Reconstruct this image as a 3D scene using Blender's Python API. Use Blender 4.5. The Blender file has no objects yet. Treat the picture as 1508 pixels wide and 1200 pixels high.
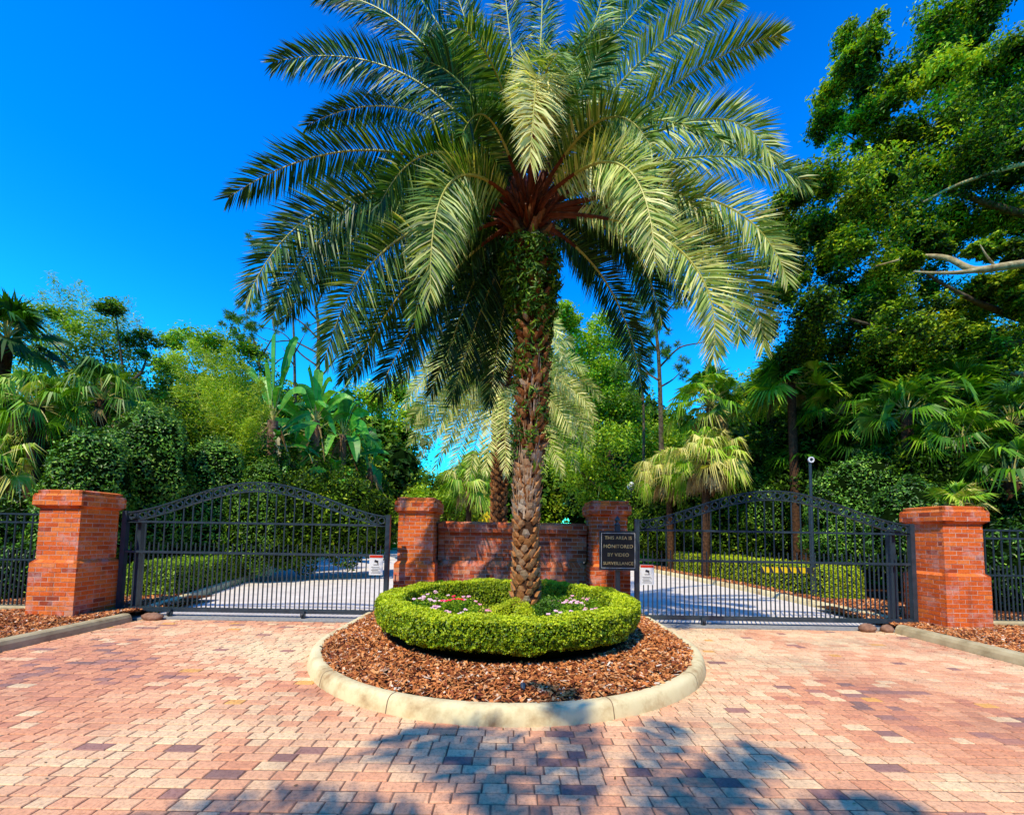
import bpy, math, random
import numpy as np
from mathutils import Vector, Matrix

rng = np.random.default_rng(7)
random.seed(7)
S = bpy.context.scene
COL = S.collection
R = math.radians

# ------------------------------------------------------------------ camera
FPX, OX, OY = 620.0, 754.0, 747.0          # lens data read off the photograph (its own pixels)
CAM_H = 1.5
CAM_M = Matrix.Translation((0, 0, CAM_H)) @ Matrix.Rotation(R(93.6), 4, 'X') @ Matrix.Rotation(R(0.95), 4, 'Z')
cam = bpy.data.cameras.new('camera')
cam.sensor_fit = 'HORIZONTAL'
cam.sensor_width = 36
cam.lens = FPX / 1508 * 36
cam.shift_y = (OY - 600) / 1508
cam.clip_start = 0.05
cam.clip_end = 2000
cam_o = bpy.data.objects.new('camera', cam)
cam_o.matrix_world = CAM_M
COL.objects.link(cam_o)
S.camera = cam_o
ROT = np.array(CAM_M.to_3x3())

def P(px, py, Y):
    """point of the place that stands at distance Y in front of the photographer"""
    d = ROT @ np.array([(px - OX) / FPX, -(py - OY) / FPX, -1.0])
    return np.array([0, 0, CAM_H]) + d * (Y / d[1])

# ------------------------------------------------------------------ mesh builder
class Geo:
    def __init__(self):
        self.v = []; self.chunks = []; self.n = 0
    def add(self, v, f, mi=0, tint=0.5):
        v = np.asarray(v, float).reshape(-1, 3); f = np.asarray(f, np.int64)
        if f.ndim == 1: f = f.reshape(1, -1)
        self.v.append(v)
        m = len(f)
        t = np.broadcast_to(np.asarray(tint, float), (m,)) if np.ndim(tint) else np.full(m, float(tint))
        mm = np.broadcast_to(np.asarray(mi), (m,)) if np.ndim(mi) else np.full(m, int(mi))
        self.chunks.append((f + self.n, mm, t))
        self.n += len(v)
        return self
    def mesh(self, name, mats, origin=(0, 0, 0), smooth=False):
        V = np.concatenate(self.v) - np.asarray(origin, float)
        loops = np.concatenate([c[0].ravel() for c in self.chunks])
        tot = np.concatenate([np.full(len(c[0]), c[0].shape[1]) for c in self.chunks])
        start = np.concatenate([[0], np.cumsum(tot)[:-1]])
        mi = np.concatenate([c[1] for c in self.chunks]); ti = np.concatenate([c[2] for c in self.chunks])
        me = bpy.data.meshes.new(name)
        me.vertices.add(len(V)); me.vertices.foreach_set('co', V.astype(np.float32).ravel())
        me.loops.add(len(loops)); me.loops.foreach_set('vertex_index', loops.astype(np.int32))
        me.polygons.add(len(tot)); me.polygons.foreach_set('loop_start', start.astype(np.int32))
        me.polygons.foreach_set('loop_total', tot.astype(np.int32))
        me.polygons.foreach_set('material_index', mi.astype(np.int32))
        if smooth: me.polygons.foreach_set('use_smooth', np.ones(len(tot), bool))
        else: me.polygons.foreach_set('use_smooth', np.zeros(len(tot), bool))
        for m in (mats if isinstance(mats, (list, tuple)) else [mats]): me.materials.append(m)
        me.update(calc_edges=True)
        a = me.attributes.new('tint', 'FLOAT', 'FACE'); a.data.foreach_set('value', ti.astype(np.float32))
        me.validate()
        return me
    def build(self, name, mats, parent=None, origin=None, smooth=False):
        org = parent.location if parent is not None and origin is None else (origin if origin is not None else (0, 0, 0))
        o = bpy.data.objects.new(name, self.mesh(name, mats, tuple(org), smooth))
        COL.objects.link(o)
        if parent is not None:
            o.parent = parent
            if origin is not None: o.location = tuple(np.array(origin, float) - np.array(parent.location))
        else: o.location = tuple(org)
        return o

def tag(o, label=None, cat=None, group=None, kind=None):
    if label: o['label'] = label
    if cat: o['category'] = cat
    if group: o['group'] = group
    if kind: o['kind'] = kind
    return o
def thing(name, label, cat, loc=(0, 0, 0), group=None):
    o = bpy.data.objects.new(name, None); COL.objects.link(o)
    o.empty_display_size = 0.2
    o.location = tuple(float(c) for c in loc)
    return tag(o, label, cat, group)
def place(name, me, parent, loc, rot=(0, 0, 0), scale=(1, 1, 1)):
    o = bpy.data.objects.new(name, me); COL.objects.link(o); o.parent = parent
    o.location = tuple(np.array(loc, float) - np.array(parent.location)); o.rotation_euler = rot; o.scale = scale
    return o

def nrm(a):
    a = np.asarray(a, float); return a / np.maximum(np.linalg.norm(a, axis=-1, keepdims=True), 1e-9)

def box(g, x0, x1, y0, y1, z0, z1, mi=0, tint=.5, bev=0.0):
    b = bev
    if b <= 0:
        v = [(x, y, z) for z in (z0, z1) for (x, y) in ((x0, y0), (x1, y0), (x1, y1), (x0, y1))]
        f = [(3, 2, 1, 0), (4, 5, 6, 7), (0, 1, 5, 4), (1, 2, 6, 5), (2, 3, 7, 6), (3, 0, 4, 7)]
        return g.add(v, f, mi, tint)
    rings = []
    for z, i in ((z0, b), (z0 + b, 0), (z1 - b, 0), (z1, b)):
        for (x, y, sx, sy) in ((x0, y0, 1, 1), (x1, y0, -1, 1), (x1, y1, -1, -1), (x0, y1, 1, -1)):
            if i:
                rings += [(x + sx * b, y + sy * b, z), (x + sx * b, y + sy * b, z)][:2]
            else:
                a = (x + sx * b, y, z); c = (x, y + sy * b, z)
                rings += [c, a] if (sx, sy) in ((1, 1), (-1, -1)) else [a, c]
    f = []
    for k in range(3):
        for i in range(8):
            f.append((k * 8 + i, k * 8 + (i + 1) % 8, k * 8 + 8 + (i + 1) % 8, k * 8 + 8 + i))
    g.add(rings, f, mi, tint)
    n = g.n - 32
    g.add([rings[24], rings[26], rings[28], rings[30]], [(0, 1, 2, 3)], mi, tint)
    return g

def obox(g, c, ax, ay, az, mi=0, tint=.5):
    """box about c with half-axis vectors"""
    c, ax, ay, az = (np.asarray(q, float) for q in (c, ax, ay, az))
    v = [c + sx * ax + sy * ay + sz * az for sz in (-1, 1) for (sx, sy) in ((-1, -1), (1, -1), (1, 1), (-1, 1))]
    f = [(3, 2, 1, 0), (4, 5, 6, 7), (0, 1, 5, 4), (1, 2, 6, 5), (2, 3, 7, 6), (3, 0, 4, 7)]
    return g.add(v, f, mi, tint)

def tube(g, pts, rad, n=8, mi=0, tint=.5, cap=True):
    pts = np.asarray(pts, float); k = len(pts)
    rad = np.broadcast_to(np.asarray(rad, float), (k,))
    T = nrm(np.gradient(pts, axis=0))
    ref = np.array([0, 0, 1.0]) if abs(T[0][2]) < .9 else np.array([1.0, 0, 0])
    A = []
    a = nrm(np.cross(T[0], ref))
    for i in range(k):
        a = nrm(a - T[i] * np.dot(a, T[i])); A.append(a)
    A = np.array(A); B = np.cross(T, A)
    th = np.linspace(0, 2 * np.pi, n, endpoint=False)
    V = pts[:, None] + rad[:, None, None] * (np.cos(th)[None, :, None] * A[:, None] + np.sin(th)[None, :, None] * B[:, None])
    i, j = np.meshgrid(np.arange(k - 1), np.arange(n), indexing='ij')
    i = i.ravel(); j = j.ravel()
    F = np.stack([i * n + j, i * n + (j + 1) % n, (i + 1) * n + (j + 1) % n, (i + 1) * n + j], 1)
    g.add(V.reshape(-1, 3), F, mi, tint)
    if cap and n >= 3:
        g.add(V[-1], [tuple(range(n))], mi, tint); g.add(V[0], [tuple(range(n))[::-1]], mi, tint)
    return g

def lathe(g, prof, c, n=24, mi=0, tint=.5):
    th = np.linspace(0, 2 * np.pi, n, endpoint=False)
    prof = np.asarray(prof, float)
    V = np.stack([c[0] + prof[:, 0:1] * np.cos(th), c[1] + prof[:, 0:1] * np.sin(th), c[2] + np.repeat(prof[:, 1:2], n, 1)], -1)
    k = len(prof)
    i, j = np.meshgrid(np.arange(k - 1), np.arange(n), indexing='ij'); i = i.ravel(); j = j.ravel()
    F = np.stack([i * n + j, i * n + (j + 1) % n, (i + 1) * n + (j + 1) % n, (i + 1) * n + j], 1)
    return g.add(V.reshape(-1, 3), F, mi, tint)

def ball(g, c, r, mi=0, tint=.5, nu=12, nv=8, rough=0.0):
    """rough ellipsoid; r = 3 radii"""
    r = np.broadcast_to(np.asarray(r, float), (3,))
    u = np.linspace(0, 2 * np.pi, nu, endpoint=False); w = np.linspace(-np.pi / 2, np.pi / 2, nv)
    U, W = np.meshgrid(u, w)
    d = np.stack([np.cos(U) * np.cos(W), np.sin(U) * np.cos(W), np.sin(W)], -1)
    k = 1 + rough * rng.normal(size=U.shape)
    k[0] = k[0, 0]; k[-1] = k[-1, 0]
    V = np.asarray(c) + d * r * k[..., None]
    i, j = np.meshgrid(np.arange(nv - 1), np.arange(nu), indexing='ij'); i = i.ravel(); j = j.ravel()
    F = np.stack([i * nu + j, i * nu + (j + 1) % nu, (i + 1) * nu + (j + 1) % nu, (i + 1) * nu + j], 1)
    return g.add(V.reshape(-1, 3), F, mi, tint)

# ------------------------------------------------------------------ foliage primitives
def leaves(g, pos, nor, L, W, mi=0, tint=.5, fold=.18, updir=None, curl=0.0):
    """one folded kite-shaped leaf per position"""
    n = len(pos)
    nor = nrm(nor)
    d = rng.normal(size=(n, 3)) if updir is None else updir
    d = nrm(d - nor * np.sum(d * nor, 1, keepdims=True))
    s = np.cross(nor, d)
    L = np.broadcast_to(L, (n,))[:, None]; W = np.broadcast_to(W, (n,))[:, None]
    b = pos - d * L * .5
    m = pos - d * L * .05 + nor * (fold * W)
    tip = pos + d * L * .5 - nor * (curl * L)
    V = np.stack([b, m + s * W * .5, tip, m - s * W * .5], 1)
    F = np.arange(4 * n).reshape(n, 4)
    return g.add(V.reshape(-1, 3), F, mi, tint)

def clump_points(c, r, n, shell=.55):
    d = nrm(rng.normal(size=(n, 3)))
    k = (shell + (1 - shell) * rng.random((n, 1)) ** .6)
    return np.asarray(c) + d * k * np.asarray(r), d

def blob_leaves(g, blobs, dens, L, W, mi=0, core=None, jitter=.5, out=.9, t0=.5, tv=.25, rough=.06, corek=.86):
    """leaves on the skins of several ellipsoids (c, r3); those inside another one are dropped"""
    for k, (c, r) in enumerate(blobs):
        c = np.asarray(c, float); r = np.broadcast_to(np.asarray(r, float), (3,)).copy()
        area = 4 * np.pi * ((r[0] * r[1]) ** 1.6 / 3 + (r[0] * r[2]) ** 1.6 / 3 + (r[1] * r[2]) ** 1.6 / 3) ** (1 / 1.6)
        n = int(area * dens)
        d = nrm(rng.normal(size=(n, 3)))
        w = 1 + rough * (np.sin(d[:, 0] * 5 + k) * np.sin(d[:, 1] * 6 + 2 * k) + np.sin(d[:, 2] * 7 + d[:, 0] * 4)) + rng.normal(size=n) * .02
        w = w + (rng.random(n) < .03) * rng.random(n) * .10 + .05 * (value_noise(d[:, 0] * 4 + 20 + k, d[:, 2] * 4 + 20, .6, 31) - .5); pos = c + d * r * w[:, None] * (1 - .12 * rng.random((n, 1)) ** 2)
        keep = pos[:, 2] > .12
        for j, (c2, r2) in enumerate(blobs):
            if j != k:
                q = (pos - np.asarray(c2)) / np.broadcast_to(np.asarray(r2, float), (3,))
                keep &= np.sum(q * q, 1) > .8
        pos = pos[keep]; d = d[keep]
        nor = nrm(d / r) * out + rng.normal(size=pos.shape) * jitter + np.array([0, 0, .25])
        leaves(g, pos, nor, L * (.7 + .6 * rng.random(len(pos))), W * (.7 + .6 * rng.random(len(pos))), mi, np.clip(t0 + tv * rng.normal(size=len(pos)), 0, 1))
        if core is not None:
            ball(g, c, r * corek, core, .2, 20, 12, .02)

def crown(g, clumps, per, L, W, mi=0, t0=.5, tv=.2, sub=5, core=None, flat=.75, elong=None):
    """clumps: (centre, radius): each breaks up into twig-end tufts of leaves"""
    for c, r in clumps:
        c = np.asarray(c, float)
        ns = max(3, int(sub * (1 if r < .6 else (r / .6) ** 1.3)))
        cs, dd = clump_points(c, np.array([r, r, r * .85]) * (.8 + .4 * rng.random()), ns, .2)
        ct = t0 + tv * .6 * rng.normal()
        nl = max(4, int(per / ns))
        for q, dq in zip(cs, dd):
            sr = r * (.36 + .34 * rng.random())
            p, d = clump_points(q, np.array([sr, sr, sr * flat]), nl, .05); p = p + rng.normal(size=p.shape) * sr * .14
            nor = d * .5 + rng.normal(size=p.shape) * .55 + np.array([0, 0, .75])
            tt = np.clip(ct + .28 * d[:, 2] + tv * rng.normal(size=nl) * .8 + .3 * (rng.random(nl) < .08), 0, 1)  # tuft tops and a few leaves lightened, highlights painted into the tint
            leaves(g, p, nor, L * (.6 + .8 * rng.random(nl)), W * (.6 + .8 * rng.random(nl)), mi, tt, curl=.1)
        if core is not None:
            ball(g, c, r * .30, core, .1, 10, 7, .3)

def bez(p0, p1, p2, t):
    t = np.asarray(t)[:, None]
    return (1 - t) ** 2 * p0 + 2 * t * (1 - t) * p1 + t * t * p2
def through(p0, m, p2):
    return 2 * np.asarray(m) - .5 * (np.asarray(p0) + np.asarray(p2))

def frond(g, p0, p1, p2, n=70, Lmax=.5, w=.03, roll=0., tint=.5, rach=.022, start=.14, droop=.2, mats=(0, 1, 2), lift=.45, flat=None):
    """feather leaf: rib, brown stalk base, leaflets in several ranks"""
    p0, p1, p2 = (np.asarray(q, float) for q in (p0, p1, p2))
    ts = np.linspace(0, 1, 26)
    C = bez(p0, p1, p2, ts)
    k = 6
    rad = rach * (1.5 - 1.35 * ts ** .7)
    tube(g, C[:k + 1], rad[:k + 1] * np.linspace(1.5, 1, k + 1), 6, mats[2], .5)
    tube(g, C[k:], rad[k:], 5, mats[1], tint)
    t = np.repeat(np.linspace(start, .995, n), 2) + rng.normal(size=2 * n) * .003
    t = np.clip(t, 0, 1)
    sgn = np.tile([1., -1.], n)
    B = bez(p0, p1, p2, t)
    T = nrm(2 * (1 - t)[:, None] * (p1 - p0) + 2 * t[:, None] * (p2 - p1))
    hd = nrm(p2 - p0); side0 = np.cross(hd, [0, 0, 1.0])
    if np.linalg.norm(side0) < .15: side0 = np.array([1.0, 0, 0])
    Sd = nrm(side0 - T * np.sum(T * side0, 1, keepdims=True))
    N = np.cross(Sd, T)
    if flat is not None:      # the blade is twisted so that its broad side is turned to this direction
        N = nrm(np.asarray(flat, float) - T * np.sum(T * np.asarray(flat, float), 1, keepdims=True)); Sd = np.cross(T, N)
    cr, sr = np.cos(roll), np.sin(roll)
    S2 = Sd * cr + N * sr; N2 = -Sd * sr + N * cr
    u = (t - start) / (1 - start)
    Ln = Lmax * np.interp(u, [0, .12, .3, .7, .9, 1], [.35, .75, 1, .92, .66, .42]) * (.85 + .28 * rng.random(2 * n))
    a = R(64) - R(14) * u - R(30) * u ** 9 + rng.normal(size=2 * n) * .06
    li = lift * rng.choice([-.5, .1, .6, 1.1], size=2 * n) + rng.normal(size=2 * n) * .08
    D = T * np.cos(a)[:, None] + (S2 * (sgn * np.cos(li))[:, None] + N2 * np.sin(li)[:, None]) * np.sin(a)[:, None]
    D = nrm(D)
    Wd = nrm(np.cross(D, T + .3 * N2)) ; Wd = nrm(np.cross(D, Wd)) if False else Wd
    # blade lies so that its flat side shows along the rank
    Wd = nrm(T - D * np.sum(T * D, 1, keepdims=True) + .5 * rng.normal(size=D.shape) * .6)
    ww = w * (.8 + .4 * rng.random(2 * n))
    g1 = np.array([0, 0, -1.0])
    M1 = B + D * (Ln * .45)[:, None] + g1 * (Ln * droop * .18)[:, None]
    E = B + D * Ln[:, None] * .97 + g1 * (Ln * droop * (.7 + .6 * rng.random(2 * n)))[:, None]
    V = np.stack([B - Wd * ww[:, None] * .25, B + Wd * ww[:, None] * .25, M1 + Wd * ww[:, None] * .5, M1 - Wd * ww[:, None] * .5, E], 1)
    m = 2 * n
    base = np.arange(m) * 5
    tt = np.clip(tint + .16 * rng.normal(size=m) + .34 * (rng.random(m) < .16) - .2 * (rng.random(m) < .2), 0, 1)  # some leaflets brightened as painted glints, others darkened
    g.add(V.reshape(-1, 3), np.stack([base, base + 1, base + 2, base + 3], 1), mats[0], tt)
    # tips share the vertices again
    g.add(V.reshape(-1, 3), np.stack([base + 3, base + 2, base + 4], 1), mats[0], tt)

def fan(g, hub, D, N, Rr, n=26, spread=R(230), mi=0, tint=.5, droop=.35, split=.5):
    hub = np.asarray(hub, float); D = nrm(D); N = nrm(np.asarray(N, float) - D * np.dot(N, D)); Sx = np.cross(D, N)
    a = np.linspace(-spread / 2, spread / 2, n); da = (a[1] - a[0]) * .5
    k = 1 - .25 * np.abs(a / (spread / 2)) ** 2
    k = k * (.92 + .16 * rng.random(n))
    def dirn(q): return D * np.cos(q)[:, None] + Sx * np.sin(q)[:, None]
    ri = Rr * split
    cup = N * (.10 * Rr)
    zig = (.03 * Rr)
    A = hub + dirn(a - da) * (ri * k)[:, None] + cup + N * zig
    B = hub + dirn(a + da) * (ri * k)[:, None] + cup - N * zig
    tip = hub + dirn(a + rng.normal(size=n) * .04) * (Rr * k)[:, None] + np.array([0, 0, -1.0]) * (Rr * droop * (.3 + rng.random(n)))[:, None]
    H = np.repeat(hub[None], n, 0)
    b = np.arange(n) * 4
    V = np.stack([H, A, B, tip], 1).reshape(-1, 3)
    tt = np.clip(tint + .1 * rng.normal(size=n), 0, 1)
    g.add(V, np.stack([b, b + 1, b + 2], 1), mi, tt)
    g.add(V, np.stack([b + 1, b + 3, b + 2], 1), mi, np.clip(tt + .1, 0, 1))

def paddle(g, p0, p1, p2, W, mi=0, mr=1, tint=.5, N=None, torn=.0):
    """big banana-like blade with a bright rib"""
    p0, p1, p2 = (np.asarray(q, float) for q in (p0, p1, p2))
    n = 16
    t = np.linspace(0, 1, n); C = bez(p0, p1, p2, t)
    T = nrm(np.gradient(C, axis=0))
    ref = rng.normal(size=3) * .6 + np.array([0, -.6, .5]) if N is None else np.asarray(N)
    Sx = nrm(np.cross(T, ref)); Nn = np.cross(Sx, T)
    wp = W * .5 * np.sin(np.pi * np.clip(t * .93 + .06, 0, 1)) ** .6
    wp *= 1 - torn * rng.random(n)
    Lf = C + Sx * wp[:, None] + Nn * (wp * .35)[:, None]; Rt = C - Sx * wp[:, None] + Nn * (wp * .35)[:, None]
    V = np.stack([Lf, C, Rt], 1).reshape(-1, 3)
    i = np.arange(n - 1) * 3
    F = np.concatenate([np.stack([i, i + 1, i + 4, i + 3], 1), np.stack([i + 1, i + 2, i + 5, i + 4], 1)])
    g.add(V, F, mi, np.clip(tint + .08 * rng.normal(size=len(F)), 0, 1))
    tube(g, C - Nn * .006, np.linspace(.018, .004, n), 4, mr, .6)

# ------------------------------------------------------------------ materials
def mat(name):
    m = bpy.data.materials.new(name); m.use_nodes = True
    nt = m.node_tree
    for n in list(nt.nodes): nt.nodes.remove(n)
    out = nt.nodes.new('ShaderNodeOutputMaterial')
    return m, nt, out
def nd(nt, t, **k):
    n = nt.nodes.new(t)
    for a, b in k.items():
        if a in n.inputs: n.inputs[a].default_value = b
        else: setattr(n, a, b)
    return n
def noise(nt, scale, detail=4, rough=.6, coord='Object'):
    tc = nt.nodes.new('ShaderNodeTexCoord'); n = nt.nodes.new('ShaderNodeTexNoise')
    n.inputs['Scale'].default_value = scale; n.inputs['Detail'].default_value = detail; n.inputs['Roughness'].default_value = rough
    nt.links.new(tc.outputs[coord], n.inputs['Vector'])
    return n
def ramp(nt, fac, stops, interp='LINEAR'):
    r = nt.nodes.new('ShaderNodeValToRGB'); r.color_ramp.interpolation = interp
    el = r.color_ramp.elements
    while len(el) > 1: el.remove(el[-1])
    el[0].position = stops[0][0]; el[0].color = (*stops[0][1], 1)
    for p, c in stops[1:]:
        e = el.new(p); e.color = (*c, 1)
    nt.links.new(fac, r.inputs['Fac']); return r
def mixc(nt, a, b, fac, mode='MIX'):
    m = nt.nodes.new('ShaderNodeMix'); m.data_type = 'RGBA'; m.blend_type = mode
    for s, v in ((m.inputs[0], fac), (m.inputs[6], a), (m.inputs[7], b)):
        if hasattr(v, 'is_linked') or hasattr(v, 'links'): nt.links.new(v, s)
        else: s.default_value = v if not isinstance(v, tuple) else (*v, 1)[:4]
    return m.outputs[2]
def bump(nt, h, strength, dist=.01):
    b = nt.nodes.new('ShaderNodeBump'); b.inputs['Strength'].default_value = strength; b.inputs['Distance'].default_value = dist
    nt.links.new(h, b.inputs['Height']); return b.outputs['Normal']

def foliage(name, stops, rough=.45, trans=.3, spec=.4, nscale=1.2, nstr=.35, tcol=None):
    m, nt, out = mat(name)
    at = nd(nt, 'ShaderNodeAttribute', attribute_name='tint')
    r = ramp(nt, at.outputs['Fac'], stops)
    nz = noise(nt, nscale, 3)
    v = ramp(nt, nz.outputs['Fac'], [(.3, (1 - nstr,) * 3), (.7, (1 + nstr * .6,) * 3)])
    c = mixc(nt, r.outputs['Color'], v.outputs['Color'], 1.0, 'MULTIPLY')
    p = nd(nt, 'ShaderNodeBsdfPrincipled'); p.inputs['Roughness'].default_value = rough
    p.inputs['Specular IOR Level'].default_value = spec
    nt.links.new(c, p.inputs['Base Color'])
    t = nd(nt, 'ShaderNodeBsdfTranslucent')
    tc = mixc(nt, c, (1.0, 1.0, .25), 1.0, 'MULTIPLY') if tcol is None else mixc(nt, c, tcol, 1.0, 'MULTIPLY')
    nt.links.new(tc, t.inputs['Color'])
    mx = nd(nt, 'ShaderNodeMixShader'); mx.inputs[0].default_value = trans
    nt.links.new(p.outputs[0], mx.inputs[1]); nt.links.new(t.outputs[0], mx.inputs[2]); nt.links.new(mx.outputs[0], out.inputs[0])
    return m
def solid(name, stops, rough=.8, nscale=6, spec=.3, metal=0., bstr=.3, bdist=.01, detail=6, tint=0.0, stops2=None, coord='Object'):
    """mottled surface; tint>0 multiplies with a ramp over the face's own tint"""
    m, nt, out = mat(name)
    nz = noise(nt, nscale, detail, .65, coord)
    c = ramp(nt, nz.outputs['Fac'], stops).outputs['Color']
    if stops2:
        at = nd(nt, 'ShaderNodeAttribute', attribute_name='tint')
        c = mixc(nt, c, ramp(nt, at.outputs['Fac'], stops2).outputs['Color'], tint)
    p = nd(nt, 'ShaderNodeBsdfPrincipled'); p.inputs['Roughness'].default_value = rough
    p.inputs['Specular IOR Level'].default_value = spec; p.inputs['Metallic'].default_value = metal
    nt.links.new(c, p.inputs['Base Color'])
    if bstr: nt.links.new(bump(nt, nz.outputs['Fac'], bstr, bdist), p.inputs['Normal'])
    nt.links.new(p.outputs[0], out.inputs[0])
    return m

M = {}
# feather palm
M['frond'] = foliage('palm_frond_leaf', [(0, (.012, .05, .006)), (.3, (.05, .16, .018)), (.5, (.18, .34, .04)), (.7, (.50, .60, .12)), (1, (.92, .86, .34))], .42, .25, .3, 1.0, .2)
M['rib'] = solid('palm_rib', [(.3, (.38, .38, .05)), (.7, (.58, .52, .12))], .5, 5, .4, 0, 0)
M['stalk'] = solid('palm_stalk_base', [(.3, (.07, .012, .003)), (.7, (.24, .055, .010))], .6, 9, .3, 0, .4)
M['bark'] = solid('palm_bark', [(.3, (.015, .008, .004)), (.6, (.10, .045, .02)), (.8, (.2, .11, .055))], .9, 14, .2, 0, .8, .03)
M['boot'] = solid('palm_leaf_base', [(.25, (.05, .018, .006)), (.5, (.30, .12, .035)), (.75, (.60, .34, .14))], .8, 22, .2, 0, .8, .02, 8, .55, [(0, (.07, .03, .012)), (.3, (.30, .085, .02)), (.6, (.58, .26, .09)), (.85, (.55, .42, .28)), (1, (.72, .64, .50))])
M['fern'] = foliage('fern_leaf', [(0, (.012, .05, .004)), (.5, (.06, .19, .008)), (1, (.34, .48, .03))], .5, .3, .3)
# shrubs and trees
M['box'] = foliage('box_hedge_leaf', [(0, (.02, .07, .004)), (.3, (.14, .30, .008)), (.6, (.48, .62, .012)), (1, (.82, .88, .03))], .42, .3, .45, 3, .25)
M['hedge'] = foliage('clipped_hedge_leaf', [(0, (.02, .08, .006)), (.5, (.12, .30, .012)), (1, (.40, .60, .02))], .42, .3, .45, 2, .35)
M['glossy'] = foliage('glossy_shrub_leaf', [(0, (.008, .035, .005)), (.4, (.06, .20, .012)), (.75, (.22, .48, .03)), (1, (.55, .78, .10))], .42, .22, .45, 1.6, .4)
M['oak'] = foliage('oak_leaf', [(0, (.010, .032, .003)), (.4, (.075, .18, .006)), (.7, (.30, .48, .014)), (1, (.78, .84, .05))], .5, .35, .2, .5, .45)
M['lime'] = foliage('bright_tree_leaf', [(0, (.02, .07, .004)), (.5, (.18, .36, .008)), (1, (.62, .76, .03))], .45, .35, .4, .5, .4)
M['bamboo'] = foliage('bamboo_leaf', [(0, (.06, .15, .006)), (.5, (.30, .50, .012)), (1, (.72, .78, .05))], .45, .4, .4, .6, .35)
M['wood'] = foliage('far_wood_leaf', [(0, (.005, .02, .003)), (.5, (.05, .12, .006)), (1, (.26, .38, .02))], .6, .25, .2, .15, .5)
M['fanp'] = foliage('fan_palm_leaf', [(0, (.008, .045, .004)), (.4, (.05, .18, .008)), (.65, (.22, .48, .012)), (.85, (.50, .64, .05)), (1, (.86, .74, .22))], .42, .3, .3, .8, .3)
M['deadfan'] = foliage('dead_palm_leaf', [(0, (.10, .045, .015)), (.5, (.38, .24, .09)), (1, (.68, .55, .28))], .8, .2, .15, 1.5, .3, (1, .9, .6))
M['paddle'] = foliage('paddle_leaf', [(0, (.01, .09, .008)), (.5, (.06, .32, .02)), (1, (.34, .70, .08))], .4, .3, .4, 1.5, .3)
M['pine'] = foliage('pine_needle', [(0, (.03, .08, .01)), (.5, (.08, .19, .015)), (1, (.28, .42, .03))], .5, .2, .3)
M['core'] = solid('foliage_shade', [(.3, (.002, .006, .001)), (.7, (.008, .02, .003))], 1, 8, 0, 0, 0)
M['trunk'] = solid('tree_bark', [(.3, (.03, .02, .012)), (.55, (.12, .085, .05)), (.8, (.30, .22, .13))], .95, 7, .1, 0, .9, .05)
M['limb'] = solid('pale_limb_bark', [(.25, (.10, .055, .02)), (.5, (.42, .30, .14)), (.8, (.66, .54, .32))], .9, 5, .1, 0, .8, .04)
M['cane'] = solid('bamboo_cane', [(.3, (.30, .28, .05)), (.7, (.58, .50, .16))], .5, 5, .3, 0, 0)
M['petal'] = solid('flower_petal', [(.3, (.9, .9, .9)), (.7, (1, 1, 1))], .6, 8, .2, 0, 0, .01, 2, 1.0, [(0, (.78, .50, .56)), (.33, (.80, .30, .42)), (.66, (.75, .02, .20)), (.85, (.70, .02, .36)), (1, (.80, .01, .02))])
M['flower_leaf'] = foliage('flower_bed_leaf', [(0, (.03, .12, .006)), (.4, (.18, .42, .012)), (1, (.60, .72, .04))], .5, .35, .3, 3, .3)
M['grass'] = foliage('lawn_blade', [(0, (.05, .18, .008)), (1, (.22, .45, .02))], .7, .2, .1, .3, .4)
# ground
M['mulch'] = foliage('bark_mulch_chip', [(0, (.05, .012, .006)), (.25, (.24, .055, .018)), (.55, (.66, .22, .055)), (.82, (.86, .42, .16)), (1, (.85, .68, .52))], .75, 0.02, .25, 2, .25)
M['soil'] = solid('mulch_bed', [(.3, (.02, .008, .004)), (.6, (.12, .04, .014)), (.8, (.22, .08, .03))], .95, 30, .1, 0, 1, .03)
M['lawn'] = solid('lawn_ground', [(.3, (.035, .10, .006)), (.7, (.13, .26, .012))], 1, 3, 0, 0, 0)
M['drive'] = solid('pale_concrete', [(.25, (.60, .52, .46)), (.55, (.76, .68, .60)), (.8, (.84, .77, .68))], .85, 1.8, .2, 0, .15)
M['kerb'] = solid('kerb_concrete', [(.28, (.32, .18, .08)), (.40, (.60, .46, .24)), (.5, (.76, .64, .36)), (.85, (.84, .75, .46))], .85, 2.6, .2, 0, .35, .01, 9)
M['kerbgrey'] = solid('grey_kerb_concrete', [(.2, (.22, .16, .08)), (.5, (.48, .39, .22)), (.85, (.66, .56, .34))], .9, 4, .15, 0, .5, .01, 9)
M['metal'] = solid('dark_painted_iron', [(.3, (.018, .032, .046)), (.7, (.034, .056, .078))], .34, 9, .6, .0, .1, .002)
M['black'] = solid('black_board', [(.3, (.006, .008, .012)), (.7, (.010, .013, .02))], .35, 5, .5, 0, 0)
M['gold'] = solid('gold_letter', [(.3, (.62, .44, .16)), (.7, (.75, .55, .24))], .4, 20, .5, 0, 0)
M['white'] = solid('white_paint', [(.3, (.72, .72, .72)), (.7, (.82, .82, .82))], .5, 4, .3, 0, 0)
M['red'] = solid('red_paint', [(.3, (.55, .03, .01)), (.7, (.65, .05, .02))], .5, 4, .3, 0, 0)
M['ink'] = solid('black_ink', [(.3, (.02, .02, .025)), (.7, (.04, .04, .05))], .5, 4, .3, 0, 0)
M['yellow'] = solid('yellow_paint', [(.3, (.75, .50, .005)), (.7, (.85, .60, .01))], .5, 4, .3, 0, 0)
M['stone'] = solid('brown_stone', [(.3, (.16, .08, .05)), (.6, (.36, .20, .13)), (.8, (.5, .36, .28))], .9, 6, .1, 0, .8, .03)
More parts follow.
